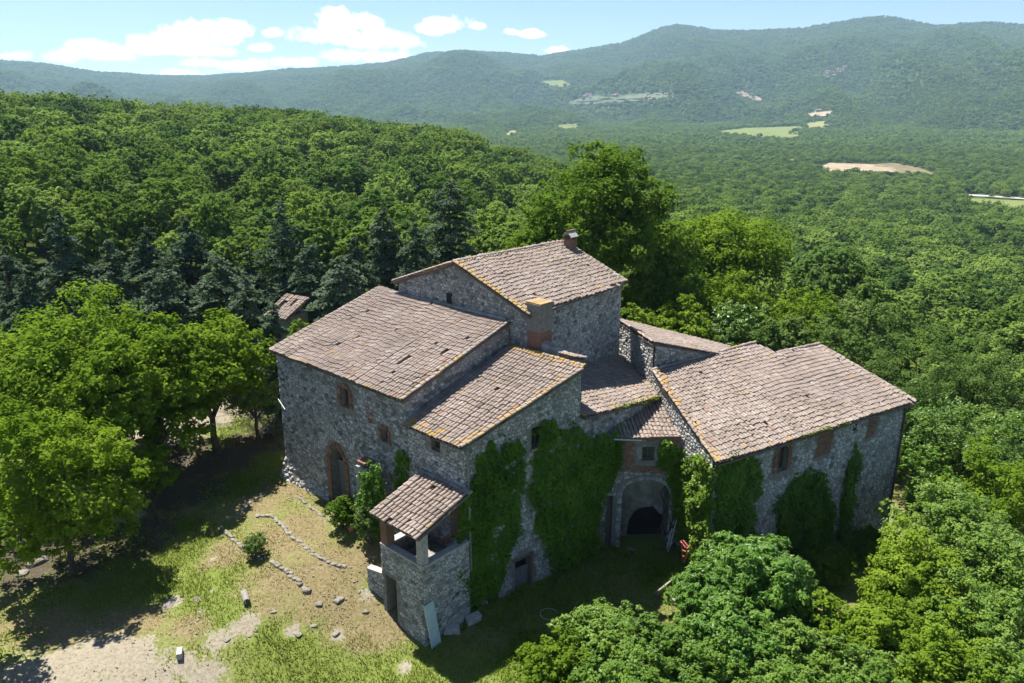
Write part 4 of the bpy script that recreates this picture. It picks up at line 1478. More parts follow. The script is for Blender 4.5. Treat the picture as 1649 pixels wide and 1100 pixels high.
def conifer(seed, H, R, nleaf=9000, mat='leaf_cedar', tier=.55, leaf=.34, power=.85, droop=.10, base=.08, gap=.0):
    rng = np.random.default_rng(seed)
    P, N, T, tubes = [], [], [], MB()
    tubes.tube([np.array([0, 0, -.6]), np.array([0, 0, H * .5]), np.array([0, 0, H])], [H * .022, H * .014, .02], 7)
    nt_ = int(H / tier)
    br = []
    for i in range(nt_):
        z = H * (base + (1 - base) * (i + .5) / nt_)
        k = rng.integers(4, 8)
        for q in range(k):
            L = R * (1 - (z / H)) ** (power * .85) * rng.uniform(.45, 1.2) + .15
            if rng.random() < gap: L *= .4
            br.append((z + rng.normal(0, .12), rng.uniform(0, 6.283), L))
    tot = sum(b[2] ** 1.4 for b in br)
    for (z, a, L) in br:
        n = max(4, int(nleaf * L ** 1.4 / tot))
        u_ = rng.uniform(.12, 1, n) ** .75
        side = rng.normal(0, .20, n) * L * np.sqrt(1.05 - u_ * .75)
        dirv = np.array([math.cos(a), math.sin(a), 0]); sv = np.array([-math.sin(a), math.cos(a), 0])
        zz = z + L * (.22 * u_ - (droop + .28) * u_ ** 2) + rng.normal(0, .07, n) - np.abs(side) * .12
        P.append(dirv * (u_ * L)[:, None] + sv * side[:, None] + np.array([0, 0, 1.]) * zz[:, None])
        N.append(unit(np.array([0, 0, 1.]) + dirv * .35 + rng.normal(0, .5, (n, 3))))
        T.append(np.clip(.42 + .25 * (u_ - .5) + rng.normal(0, .15, n) + rng.normal(0, .08), 0, 1))
        if L > .8:
            tubes.tube([np.array([0, 0, z]), dirv * L * .5 + np.array([0, 0, z + L * .03]), dirv * L * .9 + np.array([0, 0, z - L * droop])], [.05, .03, .01], 4, cap=False)
    P, N, T = np.concatenate(P), np.concatenate(N), np.concatenate(T)
    cm = quad_mesh('crown', leaf_quads(P, N, leaf, .55, rng), M[mat], T)
    return cm, tubes.mesh('trunk', M['bark'], True)


def place_at(px, py_top, Y):
    d = ray(px, py_top)
    P = CAMP + d * (Y / d[1])
    g = gz(P[0], P[1])
    return P[0], P[1], g, P[2] - g


HERO_XY = []


def plant(name, label, cat, px, py, Y, wpx, kind='oak', seed=1, group=None, **kw):
    x, y, g, H = place_at(px, py, Y)
    dist = math.sqrt(x * x + y * y + (CAM_H - g - H * .6) ** 2)
    R = wpx / 2 / F * dist
    HERO_XY.append((x, y, R))
    t = empty(name, (x, y, g), label, cat, group)
    if kind == 'conifer':
        cm, tm = conifer(seed, H, R, **kw)
    else:
        cm, tm = broadleaf(seed, H, R, **kw)
    local_child('crown' if 'tree' in name or name == 'cedar' or name == 'pine' else 'foliage', cm, t)
    local_child('trunk' if 'tree' in name or name == 'cedar' or name == 'pine' else 'stem', tm, t)
    t.rotation_euler = (0, 0, seed * 1.7)
    return t


# --- trees left of the house
plant('oak_tree', 'wide bright green oak at the left edge behind the lawn', 'tree', 92, 490, 45.5, 320, seed=1, mat='leaf_bright', nleaf=30000, leaf=.27, nlobe=34, r0=.34, base_frac=.04, zmin=-.8, lobe=(.2, .36), ragged=.4)
plant('oak_tree', 'spreading green oak with a thick dark trunk beside the dirt track', 'tree', 222, 498, 43.5, 230, seed=2, mat='leaf_bright', nleaf=26000, leaf=.26, nlobe=30, r0=.36, base_frac=.16, lobe=(.2, .36), ragged=.4)
plant('oak_tree', 'green oak nearest the house corner with slim trunks on the track edge', 'tree', 322, 510, 47, 220, seed=3, mat='leaf_bright', nleaf=24000, leaf=.26, nlobe=30, r0=.22, base_frac=.28, lobe=(.2, .36), ragged=.4)
plant('oak_tree', 'rounded oak filling the gap behind the two big left oaks', 'tree', 20, 530, 45, 200, seed=4, mat='leaf_oak', nleaf=14000, leaf=.27, base_frac=.1)
plant('young_tree', 'yellow green young tree in front of the left oaks', 'tree', 60, 626, 34.5, 250, seed=5, mat='leaf_yellow', nleaf=24000, leaf=.24, aspect=.6, nlobe=30, ragged=.45, base_frac=.0, zmin=-.9, lobe=(.2, .34), r0=.14)
plant('sapling', 'small bright sapling below the thick dark oak trunk', 'sapling', 232, 712, 39.5, 84, seed=6, mat='leaf_bright', nleaf=6000, leaf=.22, base_frac=.25, nlobe=12)
plant('roadside_tree', 'broad tree at the bottom left corner whose shadow falls on the lawn', 'tree', -150, 800, 27.5, 190, seed=8, mat='leaf_oak', nleaf=9000, leaf=.27, base_frac=.3)
plant('thin_tree', 'thin grey green tree hanging over the track beside the house corner', 'tree', 405, 600, 49, 100, seed=9, mat='leaf_olive', nleaf=4200, leaf=.2, ragged=.5, base_frac=.3)

# --- dark conifers behind
CON = [('cedar', 'tall pointed blue cedar standing at the left edge of the conifers', 88, 345, 60, 165, dict(nleaf=18000, power=1.0)),
       ('cedar', 'dark cedar cut by the left picture edge', 2, 405, 60, 150, dict(nleaf=10000)),
       ('young_conifer', 'small slim conifer between the pointed cedar and the oak crown', 122, 452, 56, 56, dict(nleaf=4000)),
       ('cedar', 'slender dark cedar second from the pointed blue cedar', 232, 372, 64, 130, dict(nleaf=13000)),
       ('cedar', 'dense dark cedar in the middle of the conifer group', 298, 358, 66, 165, dict(nleaf=18000, power=.75)),
       ('cedar', 'low wide cedar in front of the dense dark one', 258, 425, 58, 170, dict(nleaf=13000, power=.7)),
       ('cedar', 'ragged brownish cedar between pointed cedar and conifer group', 175, 395, 67, 140, dict(nleaf=9000, gap=.3)),
       ('cedar', 'drooping cedar at the right end of the conifer group', 350, 420, 61, 160, dict(nleaf=14000, power=.7)),
       ('pine', 'greyish thin pine behind the far corner of the main roof', 448, 335, 70, 130, dict(nleaf=9000, gap=.2, power=.7)),
       ('cedar', 'blue cedar bough against the upper left roof edge', 548, 425, 58, 150, dict(nleaf=12000, power=.55)),
       ('young_conifer', 'small blue cedar leaning over the left roof corner', 436, 498, 51, 84, dict(nleaf=6000, power=.6)),
       ('cedar', 'feathery cedar behind the ruined shed roof', 500, 400, 65, 130, dict(nleaf=10000, power=.7)),
       ('cedar', 'dark spire shaped cedar left of the tower block', 616, 343, 74, 130, dict(nleaf=14000)),
       ('cedar', 'second dark spire left of the tower block', 570, 390, 70, 120, dict(nleaf=10000)),
       ('pine', 'bushy dark pine close behind the tower gable', 722, 300, 76, 165, dict(nleaf=18000, power=.6)),
       ('pine', 'short pine between the spires and the tower gable', 668, 366, 72, 120, dict(nleaf=9000, power=.7)),
       ('cedar', 'grey cedar low behind the bare brushwood', 392, 450, 57, 110, dict(nleaf=7000, power=.7)),
       ('cedar', 'dark low cedar at the foot of the pointed blue cedar', 40, 440, 57, 120, dict(nleaf=9000, power=.7)),
       ('cedar', 'dark low cedar under the ragged brownish one', 170, 450, 56, 120, dict(nleaf=8000, power=.7)),
       ('cedar', 'pale green cedar low behind the main roof ridge', 400, 400, 72, 110, dict(nleaf=7000))]
for i, (nm, lb_, px, py, Y, wpx, kw) in enumerate(CON):
    plant(nm, lb_, 'conifer', px, py - 10, Y, wpx * 1.08, 'conifer', seed=40 + i, **kw)
plant('bush', 'yellow green bush between cedar and main roof edge', 'bush', 478, 500, 54, 66, seed=60, mat='leaf_bright', nleaf=4500, leaf=.22, base_frac=.05)
plant('bush', 'light green tree top over the dark gap behind the main roof', 'bush', 425, 372, 86, 90, seed=61, mat='leaf_bright', nleaf=5000, leaf=.3, base_frac=.05)
plant('bush', 'pale silvery green bush behind the tower roof ridge', 'bush', 832, 392, 66, 150, seed=62, mat='leaf_olive', nleaf=9000, leaf=.22, base_frac=.05)
# --- the great oak
plant('great_oak_tree', 'great dark green oak towering behind the ridge chimney', 'tree', 972, 216, 70, 268, seed=70, mat='leaf_oak', nleaf=44000, leaf=.31, nlobe=64, nclump=10, base_frac=.2, r0=.55, limbs=16, ragged=.5, lobe=(.14, .30))
plant('oak_tree', 'lower oak at the right flank of the great oak', 'tree', 1078, 330, 74, 120, seed=71, mat='leaf_oak', nleaf=10000, leaf=.3)
plant('oak_tree', 'rounded oak at the left flank of the great oak', 'tree', 862, 345, 73, 130, seed=72, mat='leaf_oak', nleaf=10000, leaf=.3)
plant('oak_tree', 'large bright oak right of the great oak', 'tree', 1180, 328, 82, 210, seed=73, mat='leaf_bright', nleaf=20000, leaf=.34, nlobe=26)
plant('oak_tree', 'dark oak below the large bright oak', 'tree', 1075, 420, 68, 150, seed=74, mat='leaf_oak', nleaf=12000, leaf=.3)
# --- thicket behind the low roofs
THI = [(1035, 478, 59, 110, 'leaf_bright', 'sunny bush behind the raised block'), (1108, 470, 60, 120, 'leaf_bright', 'sunny bush behind the middle of the low roof'),
       (1190, 478, 61, 130, 'leaf_shrub', 'sunny bush behind the left ridge of the right wing'), (1275, 492, 60, 130, 'leaf_olive', 'greyish bush behind the notch in the right wing ridge'),
       (1360, 498, 59, 150, 'leaf_olive', 'greyish bush behind the outer ridge of the right wing'), (1300, 452, 68, 140, 'leaf_bright', 'bright tree above the greyish bushes'),
       (1180, 420, 70, 130, 'leaf_bright', 'bright tree above the sunny bushes'), (1400, 440, 68, 150, 'leaf_olive', 'soft green tree behind the right wing')]
for i, (px, py, Y, wpx, mt, lb_) in enumerate(THI):
    plant('tree', lb_, 'tree', px, py, Y, wpx, seed=80 + i, mat=mt, nleaf=9000, leaf=.24, base_frac=.1, ragged=.45, nlobe=34, nclump=9, lobe=(.15, .32))
RGT = [(1490, 505, 53, 200, 'leaf_olive', 'pale feathery tree beyond the far end of the right wing', 16000), (1600, 500, 54, 180, 'leaf_olive', 'pale tree at the right edge below the wood', 12000),
       (1500, 610, 49, 120, 'leaf_ivy', 'dark tree close to the end wall of the right wing', 10000), (1590, 620, 46, 190, 'leaf_shrub', 'dense green tree on the right edge of the ravine', 16000),
       (1512, 705, 44, 100, 'leaf_ivy', 'shaded tree leaning at the end wall', 8000), (1640, 690, 41, 170, 'leaf_bright', 'bright tree on the right edge beside the ravine', 14000),
       (1545, 770, 38, 190, 'leaf_shrub', 'grey green tree overlooking the dark hollow', 16000), (1650, 830, 34, 200, 'leaf_shrub', 'large bush on the right edge above the corner', 15000),
       (1500, 880, 32.5, 200, 'leaf_bright', 'bright leafy bush right of the walnut', 17000), (1600, 930, 30, 200, 'leaf_shrub', 'leafy bush near the bottom right corner', 15000),
       (1420, 960, 29.5, 130, 'leaf_bright', 'bright bush in the dip between walnut and thicket', 10000), (1530, 1010, 27.2, 190, 'leaf_bright', 'bush at the bottom edge near the right corner', 14000),
       (1640, 1030, 26.5, 180, 'leaf_shrub', 'bush filling the bottom right corner', 12000), (1400, 1050, 26.4, 140, 'leaf_shrub', 'low bush on the bottom edge right of centre', 9000)]
for i, (px, py, Y, wpx, mt, lb_, nl) in enumerate(RGT):
    plant('tree' if i < 7 else 'bush', lb_, 'tree' if i < 7 else 'bush', px, py, Y, wpx, seed=100 + i, mat=mt, nleaf=int(nl * 1.5), leaf=.17, aspect=.62, base_frac=.04, ragged=.5, nlobe=44, nclump=9, zmin=-.8, lobe=(.13, .30))
# --- front right thicket
FRT = [('walnut_tree', 1215, 866, 32.5, 190, 'leaf_fig', 'leafy walnut in front of the long bluish wall', 21000, .27, .42), ('walnut_tree', 1135, 905, 31.2, 110, 'leaf_fig', 'smaller walnut beside the sunlit ivy corner', 10000, .25, .42),
       ('bush', 1185, 985, 28.4, 170, 'leaf_fig', 'glossy bush below the walnut', 17000, .21, .5), ('bush', 1290, 1000, 28, 130, 'leaf_shrub', 'bush below the right side of the walnut', 14000, .18, .55),
       ('bramble', 975, 985, 29.5, 170, 'leaf_shrub', 'bramble mass facing the shaded courtyard', 19000, .16, .7), ('bramble', 1060, 1005, 28.3, 150, 'leaf_shrub', 'bramble beside the white boulder', 17000, .16, .7),
       ('bramble', 900, 1030, 27.6, 130, 'leaf_bright', 'pale bramble at the left end of the thicket', 10000, .18, .6), ('bramble', 1010, 1060, 26.6, 190, 'leaf_shrub', 'bramble on the bottom edge below the courtyard', 19000, .16, .7),
       ('bramble', 1140, 1065, 26.4, 160, 'leaf_shrub', 'bramble on the bottom edge below the walnut', 17000, .16, .65), ('bramble', 1265, 1070, 26.2, 160, 'leaf_shrub', 'bramble on the bottom edge right of the walnut', 16000, .16, .65),
       ('bush', 1335, 885, 38, 100, 'leaf_oak', 'shaded bush at the foot of the long wall', 5000, .2, .6), ('bush', 1405, 855, 41, 90, 'leaf_oak', 'shaded bush at the outer foot of the long wall', 5000, .2, .6),
       ('bush', 1275, 925, 31.5, 120, 'leaf_shrub', 'bush filling the dip behind the walnut', 8000, .2, .6), ('bush', 1330, 950, 30.5, 120, 'leaf_bright', 'bright bush at the outer side of the walnut dip', 8000, .2, .6),
       ('bay_bush', 548, 795, 37.6, 54, 'leaf_oak', 'dark bay bush beside the entrance door', 5000, .15, .45), ('bay_bush', 592, 806, 36.4, 56, 'leaf_olive', 'grey green bush between bay and loggia', 4500, .14, .45),
       ('small_bush', 408, 858, 35.6, 42, 'leaf_olive', 'single small bush growing on the lower stone edging', 2200, .13, .45)]
for i, (nm, px, py, Y, wpx, mt, lb_, nl, lf, asp) in enumerate(FRT):
    plant(nm, lb_, 'tree' if 'tree' in nm else 'bush', px, py, Y, wpx, seed=130 + i, mat=mt, nleaf=nl, leaf=lf, aspect=asp, base_frac=.02, ragged=.35, nlobe=40, nclump=9, lobe=(.14, .30), zmin=-.8, droop=.8 if mt == 'leaf_fig' else 0)

# --- dead brushwood beside the house corner
def dead_bush(px, py, Y, hgt_, n, label, seed):
    rng = np.random.default_rng(seed)
    x, y, g, H = place_at(px, py, Y)
    t = empty('dead_bush', (x, y, g), label, 'dead bush')
    for part in range(4):
        mb = MB()
        for k in range(n // 4):
            a = rng.uniform(0, 6.28); el = rng.uniform(.35, 1.4); L = hgt_ * rng.uniform(.5, 1.05)
            d = np.array([math.cos(a) * math.cos(el), math.sin(a) * math.cos(el), math.sin(el)])
            p0 = np.array([rng.normal(0, .5), rng.normal(0, .5), 0]); pts = [p0]
            for q in range(4):
                pts.append(pts[-1] + d * L / 4 + rng.normal(0, L * .05, 3) - np.array([0, 0, .03 * q * L]))
            mb.tube(pts, [.035, .028, .02, .013, .006], 4, cap=False)
            for q in (1, 2, 3):
                for _ in range(2):
                    e = d * .6 + rng.normal(0, .6, 3)
                    mb.tube([pts[q], pts[q] + e * L * .16, pts[q] + e * L * .28 + rng.normal(0, .08, 3)], [.014, .009, .004], 3, cap=False)
        local_child('branch', mb.mesh('branch', M['dead_wood']), t)
    return t


dead_bush(398, 560, 52.5, 4.2, 40, 'tangle of bare grey branches left of the main block', 5)
dead_bush(430, 610, 50, 3.2, 28, 'smaller bare brush right against the house corner', 6)


# --- ivy
def ivy(wall, pxpoly, label, mat='leaf_ivy', dens=330, leaf=.16, thick=.34, seed=1):
    rng = np.random.default_rng(seed)
    poly = [wall.a_of(px, py) for px, py in pxpoly]
    a0 = min(p[0] for p in poly); a1 = max(p[0] for p in poly); z0 = min(p[1] for p in poly); z1 = max(p[1] for p in poly)
    n = int((a1 - a0 + .6) * (z1 - z0 + .6) * dens)
    a = rng.uniform(a0 - .3, a1 + .3, n); z = rng.uniform(z0 - .3, z1 + .3, n)
    ja = a + 0.6 * fbm(a / .5, z / .5, seed, 4); jz = z + 1.6 * fbm(a / .4 + 9, z / .6, seed + 3, 3)
    ok = in_poly(ja, jz, poly) & (fbm(a / .3, z / .3, seed + 30, 3) > -.24)
    # thin runners creeping out beyond the dense growth
    cz_ = np.mean([p[1] for p in poly]); ca_ = np.mean([p[0] for p in poly])
    big = [(ca_ + (p[0] - ca_) * 1.12, cz_ + (p[1] - cz_) * 1.10) for p in poly]
    ok |= in_poly(a, z, big) & (np.abs(fbm(a / .5, z / .9, seed + 40, 3)) < .022) & (rng.random(n) < .8)
    a, z = a[ok], z[ok]
    bul = .55 + fbm(a / .6, z / .8, seed + 8, 3) * 2.0
    off = np.clip(.05 + thick * bul, .03, 1.2) * rng.uniform(.25, 1.15, len(a))
    C = wall.O + a[:, None] * wall.d + z[:, None] * np.array([0, 0, 1.]) + off[:, None] * wall.n
    N = unit(wall.n * .75 + np.array([0, 0, .55]) + rng.normal(0, .38, C.shape))
    tone = np.clip(.42 + fbm(a / .9, z / 1.2, seed + 12, 3) * .9 + rng.normal(0, .15, len(a)), 0, 1)
    ca, cz = np.mean([p[0] for p in poly]), z0
    base = wall.p(ca, cz, .1)
    t = empty('ivy', base, label, 'ivy')
    link_mesh('leaves', quad_mesh('leaves', leaf_quads(C, N, leaf, .85, rng, .6), M[mat], tone), t)
    mb = MB()
    for k in range(5):
        aa = ca + rng.normal(0, (a1 - a0) * .12); pts = []
        for q in range(6):
            f = q / 5
            pts.append(wall.p(aa + (rng.uniform(a0, a1) - aa) * f * .5 + rng.normal(0, .1), z0 + (z1 - z0) * .75 * f, .04))
        mb.tube(pts, [.05, .045, .035, .03, .02, .01], 5, cap=False)
    mb.obj('stem', M['bark'], t)
    return t


ivy(wBs, [(757, 770), (772, 735), (800, 712), (836, 703), (840, 780), (832, 850), (814, 905), (796, 965), (770, 995), (716, 1000), (712, 940), (735, 880), (740, 800)],
    'broad dark ivy curtain from the drainpipe to the low plank door', dens=300, seed=201)
ivy(wBs, [(864, 690), (905, 680), (945, 702), (990, 690), (1003, 715), (985, 765), (968, 800), (962, 875), (930, 915), (890, 925), (876, 880), (860, 850), (852, 800), (858, 740)],
    'second dark ivy curtain filling the recess under the sunk roof', dens=300, seed=202)
ivy(wF, [(1058, 712), (1100, 722), (1102, 860), (1084, 855), (1078, 775), (1062, 752)], 'dark ivy right of the courtyard arch', dens=330, seed=203)
ivy(wF, [(965, 720), (1000, 712), (1000, 755), (985, 775), (965, 790)], 'scrap of ivy left of the brick patch', dens=330, seed=204)
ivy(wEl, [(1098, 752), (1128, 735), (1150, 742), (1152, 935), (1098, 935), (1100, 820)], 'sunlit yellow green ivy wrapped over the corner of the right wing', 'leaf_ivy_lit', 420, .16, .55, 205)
ivy(wEr, [(1150, 745), (1205, 725), (1222, 765), (1212, 860), (1200, 915), (1150, 945)], 'dark ivy on the long wall next to the sunlit corner', dens=330, thick=.4, seed=206)
ivy(wEr, [(1245, 870), (1250, 802), (1280, 768), (1318, 752), (1332, 790), (1342, 835), (1335, 890), (1268, 910)], 'rounded dark ivy patch in the middle of the long wall', dens=330, thick=.4, seed=207)
ivy(wEr, [(1346, 862), (1358, 765), (1376, 715), (1384, 738), (1372, 800), (1356, 868)], 'narrow ivy tongue climbing the outer half of the long wall', dens=330, seed=208)
ivy(wA, [(640, 795), (640, 735), (648, 720), (661, 735), (656, 790)], 'narrow ivy strip above the loggia roof', dens=330, seed=209)
fw = Wall.__new__(Wall); fw.O = W(8.2, -.82); fw.d = U; fw.n = -V; fw.lean = 0; fw.L = 1.2
ivy(fw, [(578, 830), (580, 760), (592, 748), (615, 752), (622, 790), (620, 850), (590, 850)], 'ivy wrapped round the flue beside the entrance', 'leaf_ivy', 420, .14, .3, 210)


# ------------------------------------------------------------------ the wood: nearest trees one by one, the rest as one mass
FIELDS = [  # name, picture outline, material
    ('field', [(1148, 214), (1200, 208), (1292, 205), (1284, 226), (1240, 225), (1190, 219)], 'field'),
    ('field', [(1300, 200), (1330, 196), (1336, 208), (1302, 208)], 'field_dry'),
    ('quarry_bank', [(1316, 274), (1335, 266), (1400, 268), (1445, 274), (1446, 282), (1380, 279), (1330, 280)], 'earth'),
    ('scrub_bank', [(1400, 268), (1440, 266), (1480, 274), (1515, 287), (1445, 283), (1442, 276), (1405, 271)], 'scrub'),
    ('field', [(1545, 324), (1649, 329), (1720, 335), (1720, 356), (1649, 346), (1590, 338)], 'field'),
    ('field', [(806, 216), (825, 211), (838, 214), (822, 221)], 'field_dry'),
    ('field', [(895, 203), (935, 200), (938, 208), (900, 210)], 'field'),
    ('hill_clearing', [(905, 166), (960, 155), (1060, 151), (1090, 158), (1000, 166), (930, 170)], 'field_grey'),
    ('hill_clearing', [(1180, 150), (1196, 147), (1228, 160), (1222, 165), (1192, 156)], 'earth'),
    ('hill_clearing', [(870, 132), (905, 130), (930, 142), (885, 140)], 'field'),
    ('field', [(1298, 184), (1340, 180), (1334, 188), (1304, 190)], 'earth'),
    ('road_strip', [(1516, 318), (1580, 320.5), (1649, 325.5), (1700, 330), (1700, 332.5), (1649, 328), (1580, 323), (1516, 320)], 'chalk')]


def to_px(x, y, z):
    vx, vy, vz = x, y, z - CAM_H
    dep = vy * FW[1] + vz * FW[2]
    return CX + F * vx / dep, CY - F * (vy * UP[1] + vz * UP[2]) / dep


def scatter(r0, r1, sp, half, rng, ymin=0):
    """jittered grid of tree spots between two distances"""
    xs = np.arange(-r1 * half, r1 * half, sp); ys = np.arange(max(ymin, r0 * .6), r1, sp)
    X, Y = np.meshgrid(xs, ys)
    X = X + rng.uniform(-.48, .48, X.shape) * sp; Y = Y + rng.uniform(-.48, .48, Y.shape) * sp
    X, Y = X.ravel(), Y.ravel()
    r = np.hypot(X, Y)
    ok = (r >= r0) & (r < r1) & (np.abs(X) < half * Y)
    return X[ok], Y[ok]


def clear_of_fields(X, Y, Z, grow_px=2):
    px, py = to_px(X, Y, Z)
    px = px + rngf.normal(0, 5, len(px)); py = py + rngf.normal(0, 1.6, len(px))
    ok = np.ones(len(X), bool)
    for (_, poly, _) in FIELDS:
        g = grow(poly, grow_px)
        hp = 10.0 * F / np.hypot(X, Y)
        ok &= ~(in_poly(px, py, g) | in_poly(px, py - .3 * hp, poly) | in_poly(px, py - .55 * hp, poly))
    return ok


SPOT_TREES = []
for k in range(7):
    H, R = 11.0, 3.9
    cm, tm = broadleaf(300 + k, H * (.9 + .04 * k), R * (.85 + .05 * k), 'leaf_wood', 8500, .36, .7, 26, 9, .12, limbs=4, lobe=(.18, .36), ragged=.4)
    bm = bmesh.new(); bm.from_mesh(cm); n0 = len(bm.faces); bm.from_mesh(tm)
    bm.faces.ensure_lookup_table()
    for f in bm.faces[n0:]: f.material_index = 1
    me = bpy.data.meshes.new('wood_tree'); bm.to_mesh(me); bm.free()
    me.materials.append(M['leaf_wood']); me.materials.append(M['bark'])
    SPOT_TREES.append(me)

rngf = np.random.default_rng(77)
X, Y = scatter(50, 165, 7.3, .78, rngf)
keep = []
for x, y in zip(X, Y):
    px, py = to_px(x, y, gz(x, y) + 4)
    lim = 82 if px < 470 else 80 if px < 780 else (60 if px < 1000 else 60 if px < 1400 else 55)
    if y < lim: continue
    if any((x - hx) ** 2 + (y - hy) ** 2 < (hr * .7 + 1.2) ** 2 for hx, hy, hr in HERO_XY): continue
    q = gp(px, py + 30) if False else None
    keep.append((x, y))
keep = sorted(keep, key=lambda p: p[0] ** 2 + p[1] ** 2)[:290]
r_near = math.hypot(*keep[-1])
for i, (x, y) in enumerate(keep):
    o = bpy.data.objects.new('wood_tree', SPOT_TREES[i % 7])
    COL.objects.link(o)
    s_ = rngf.uniform(.72, 1.32)
    o.location = (x, y, gz(x, y) - .2); o.rotation_euler = (0, 0, rngf.uniform(0, 6.28)); o.scale = (s_ * rngf.uniform(.9, 1.15), s_ * rngf.uniform(.9, 1.15), s_)
    tag(o, 'broadleaf tree of the wood that surrounds the farmhouse', 'tree', 'trees of the surrounding wood')

mid_src, far_src = [], []
for k in range(5):
    rng = np.random.default_rng(400 + k)
    C, N, T, lp = crown_points(rng, 3.9 + .2 * k, 4.6, 5.4, 16, 8, 1700, zmin=-.5, lobe=(.2, .38), ragged=.35)
    mid_src.append(mesh_np('wood_crown', leaf_quads(C, N, .62, .75, rng), np.arange(1700 * 4, dtype=np.int32).reshape(-1, 4), M['leaf_wood'], T))
for k in range(4):
    rng = np.random.default_rng(450 + k)
    C, N, T, lp = crown_points(rng, 4.4, 3.4, 4.0, 8, 5, 170, zmin=-.1)
    far_src.append(mesh_np('hill_crown', leaf_quads(C, N, 1.9, .8, rng), np.arange(170 * 4, dtype=np.int32).reshape(-1, 4), M['leaf_far'], T))


def instanced(name, me_list, X, Y, smin, smax, rng, label, sink=.3):
    Z = hgt(X, Y)
    ok = clear_of_fields(X, Y, Z)
    X, Y, Z = X[ok], Y[ok], Z[ok]
    n = len(X)
    pm = bpy.data.meshes.new(name)
    pm.vertices.add(n); pm.vertices.foreach_set('co', np.stack([X, Y, Z - sink], 1).astype(np.float32).ravel())
    sc_ = rng.uniform(smin, smax, n).astype(np.float32)
    for nm, typ, val in (('idx', 'INT', rng.integers(0, len(me_list), n).astype(np.int32)), ('scl', 'FLOAT', sc_), ('rot', 'FLOAT', rng.uniform(0, 6.28, n).astype(np.float32))):
        at = pm.attributes.new(nm, typ, 'POINT'); at.data.foreach_set('value', val)
    o = bpy.data.objects.new(name, pm); COL.objects.link(o)
    ng = bpy.data.node_groups.new(name, 'GeometryNodeTree')
    ng.interface.new_socket('Geometry', in_out='INPUT', socket_type='NodeSocketGeometry')
    ng.interface.new_socket('Geometry', in_out='OUTPUT', socket_type='NodeSocketGeometry')
    gi, go = ng.nodes.new('NodeGroupInput'), ng.nodes.new('NodeGroupOutput')
    iop = ng.nodes.new('GeometryNodeInstanceOnPoints')
    jn = ng.nodes.new('GeometryNodeJoinGeometry')
    # the source crowns are themselves trees of this mass, standing on its first points
    for k, me in enumerate(reversed(me_list)):
        src = SRC[me.name]
        oi = ng.nodes.new('GeometryNodeObjectInfo'); oi.inputs['Object'].default_value = src; oi.inputs['As Instance'].default_value = True
        ng.links.new(oi.outputs['Geometry'], jn.inputs[0])
    ng.links.new(gi.outputs[0], iop.inputs['Points']); ng.links.new(jn.outputs[0], iop.inputs['Instance'])
    iop.inputs['Pick Instance'].default_value = True

    def na(nm, typ):
        a = ng.nodes.new('GeometryNodeInputNamedAttribute'); a.data_type = typ; a.inputs['Name'].default_value = nm
        return [s for s in a.outputs if s.enabled and s.name == 'Attribute'][0]
    ng.links.new(na('idx', 'INT'), iop.inputs['Instance Index'])
    cx3 = ng.nodes.new('ShaderNodeCombineXYZ'); ng.links.new(na('rot', 'FLOAT'), cx3.inputs[2])
    er = ng.nodes.new('FunctionNodeEulerToRotation'); ng.links.new(cx3.outputs[0], er.inputs[0])
    ng.links.new(er.outputs[0], iop.inputs['Rotation']); ng.links.new(na('scl', 'FLOAT'), iop.inputs['Scale'])
    ng.links.new(iop.outputs[0], go.inputs[0])
    md = o.modifiers.new('spread', 'NODES'); md.node_group = ng
    tag(o, label, None, None, 'stuff')
    return o


SRC = {}
def source(me, x, y, label, group):
    o = bpy.data.objects.new('wood_tree', me); COL.objects.link(o)
    o.location = (x, y, gz(x, y) - .2)
    tag(o, label, 'tree', group)
    SRC[me.name] = o
for k, me in enumerate(mid_src): source(me, -62 + 21 * k, 150 + 3 * k, 'broadleaf tree of the wood that surrounds the farmhouse', 'trees of the surrounding wood')
for k, me in enumerate(far_src): source(me, -120 + 70 * k, 900, 'broadleaf tree of the wood that surrounds the farmhouse', 'trees of the surrounding wood')

X, Y = scatter(r_near, 520, 8.4, .80, rngf)
instanced('wood', mid_src, X, Y, .7, 1.5, rngf, 'broadleaf wood spreading over the near hillside')
X, Y = scatter(520, 1500, 9.0, .80, rngf)
instanced('valley_wood', mid_src, X, Y, .7, 1.4, rngf, 'green woodland filling the valley')
X, Y = scatter(1500, 3000, 12.5, .80, rngf)
instanced('far_wood', far_src, X, Y, 1.0, 1.9, rngf, 'distant woodland at the foot of the hills')
X, Y = scatter(3000, 6600, 17.5, .80, rngf)
instanced('hill_wood', far_src, X, Y, 1.5, 2.9, rngf, 'wooded slopes of the far hills', sink=1.5)


# ------------------------------------------------------------------ open fields, cuttings and roads in the valley
M['field'] = simple_mat('field_grass', (.165, .195, .07), (.125, .155, .052), .02, 1, .0, .0)
M['field_dry'] = simple_mat('dry_field', (.24, .23, .10), (.19, .195, .075), .02, 1, .0, .0)
M['field_grey'] = simple_mat('olive_terraces', (.15, .17, .105), (.095, .12, .06), .03, 1, .0, .0)
M['earth'] = simple_mat('bare_earth', (.36, .28, .21), (.22, .18, .12), .05, 1, .0, .0)
M['scrub'] = simple_mat('brown_scrub', (.20, .16, .10), (.11, .11, .06), .08, 1, .0, .0)
M['chalk'] = simple_mat('white_road', (.36, .35, .32), (.30, .285, .26), .05, 1, .0, .0)


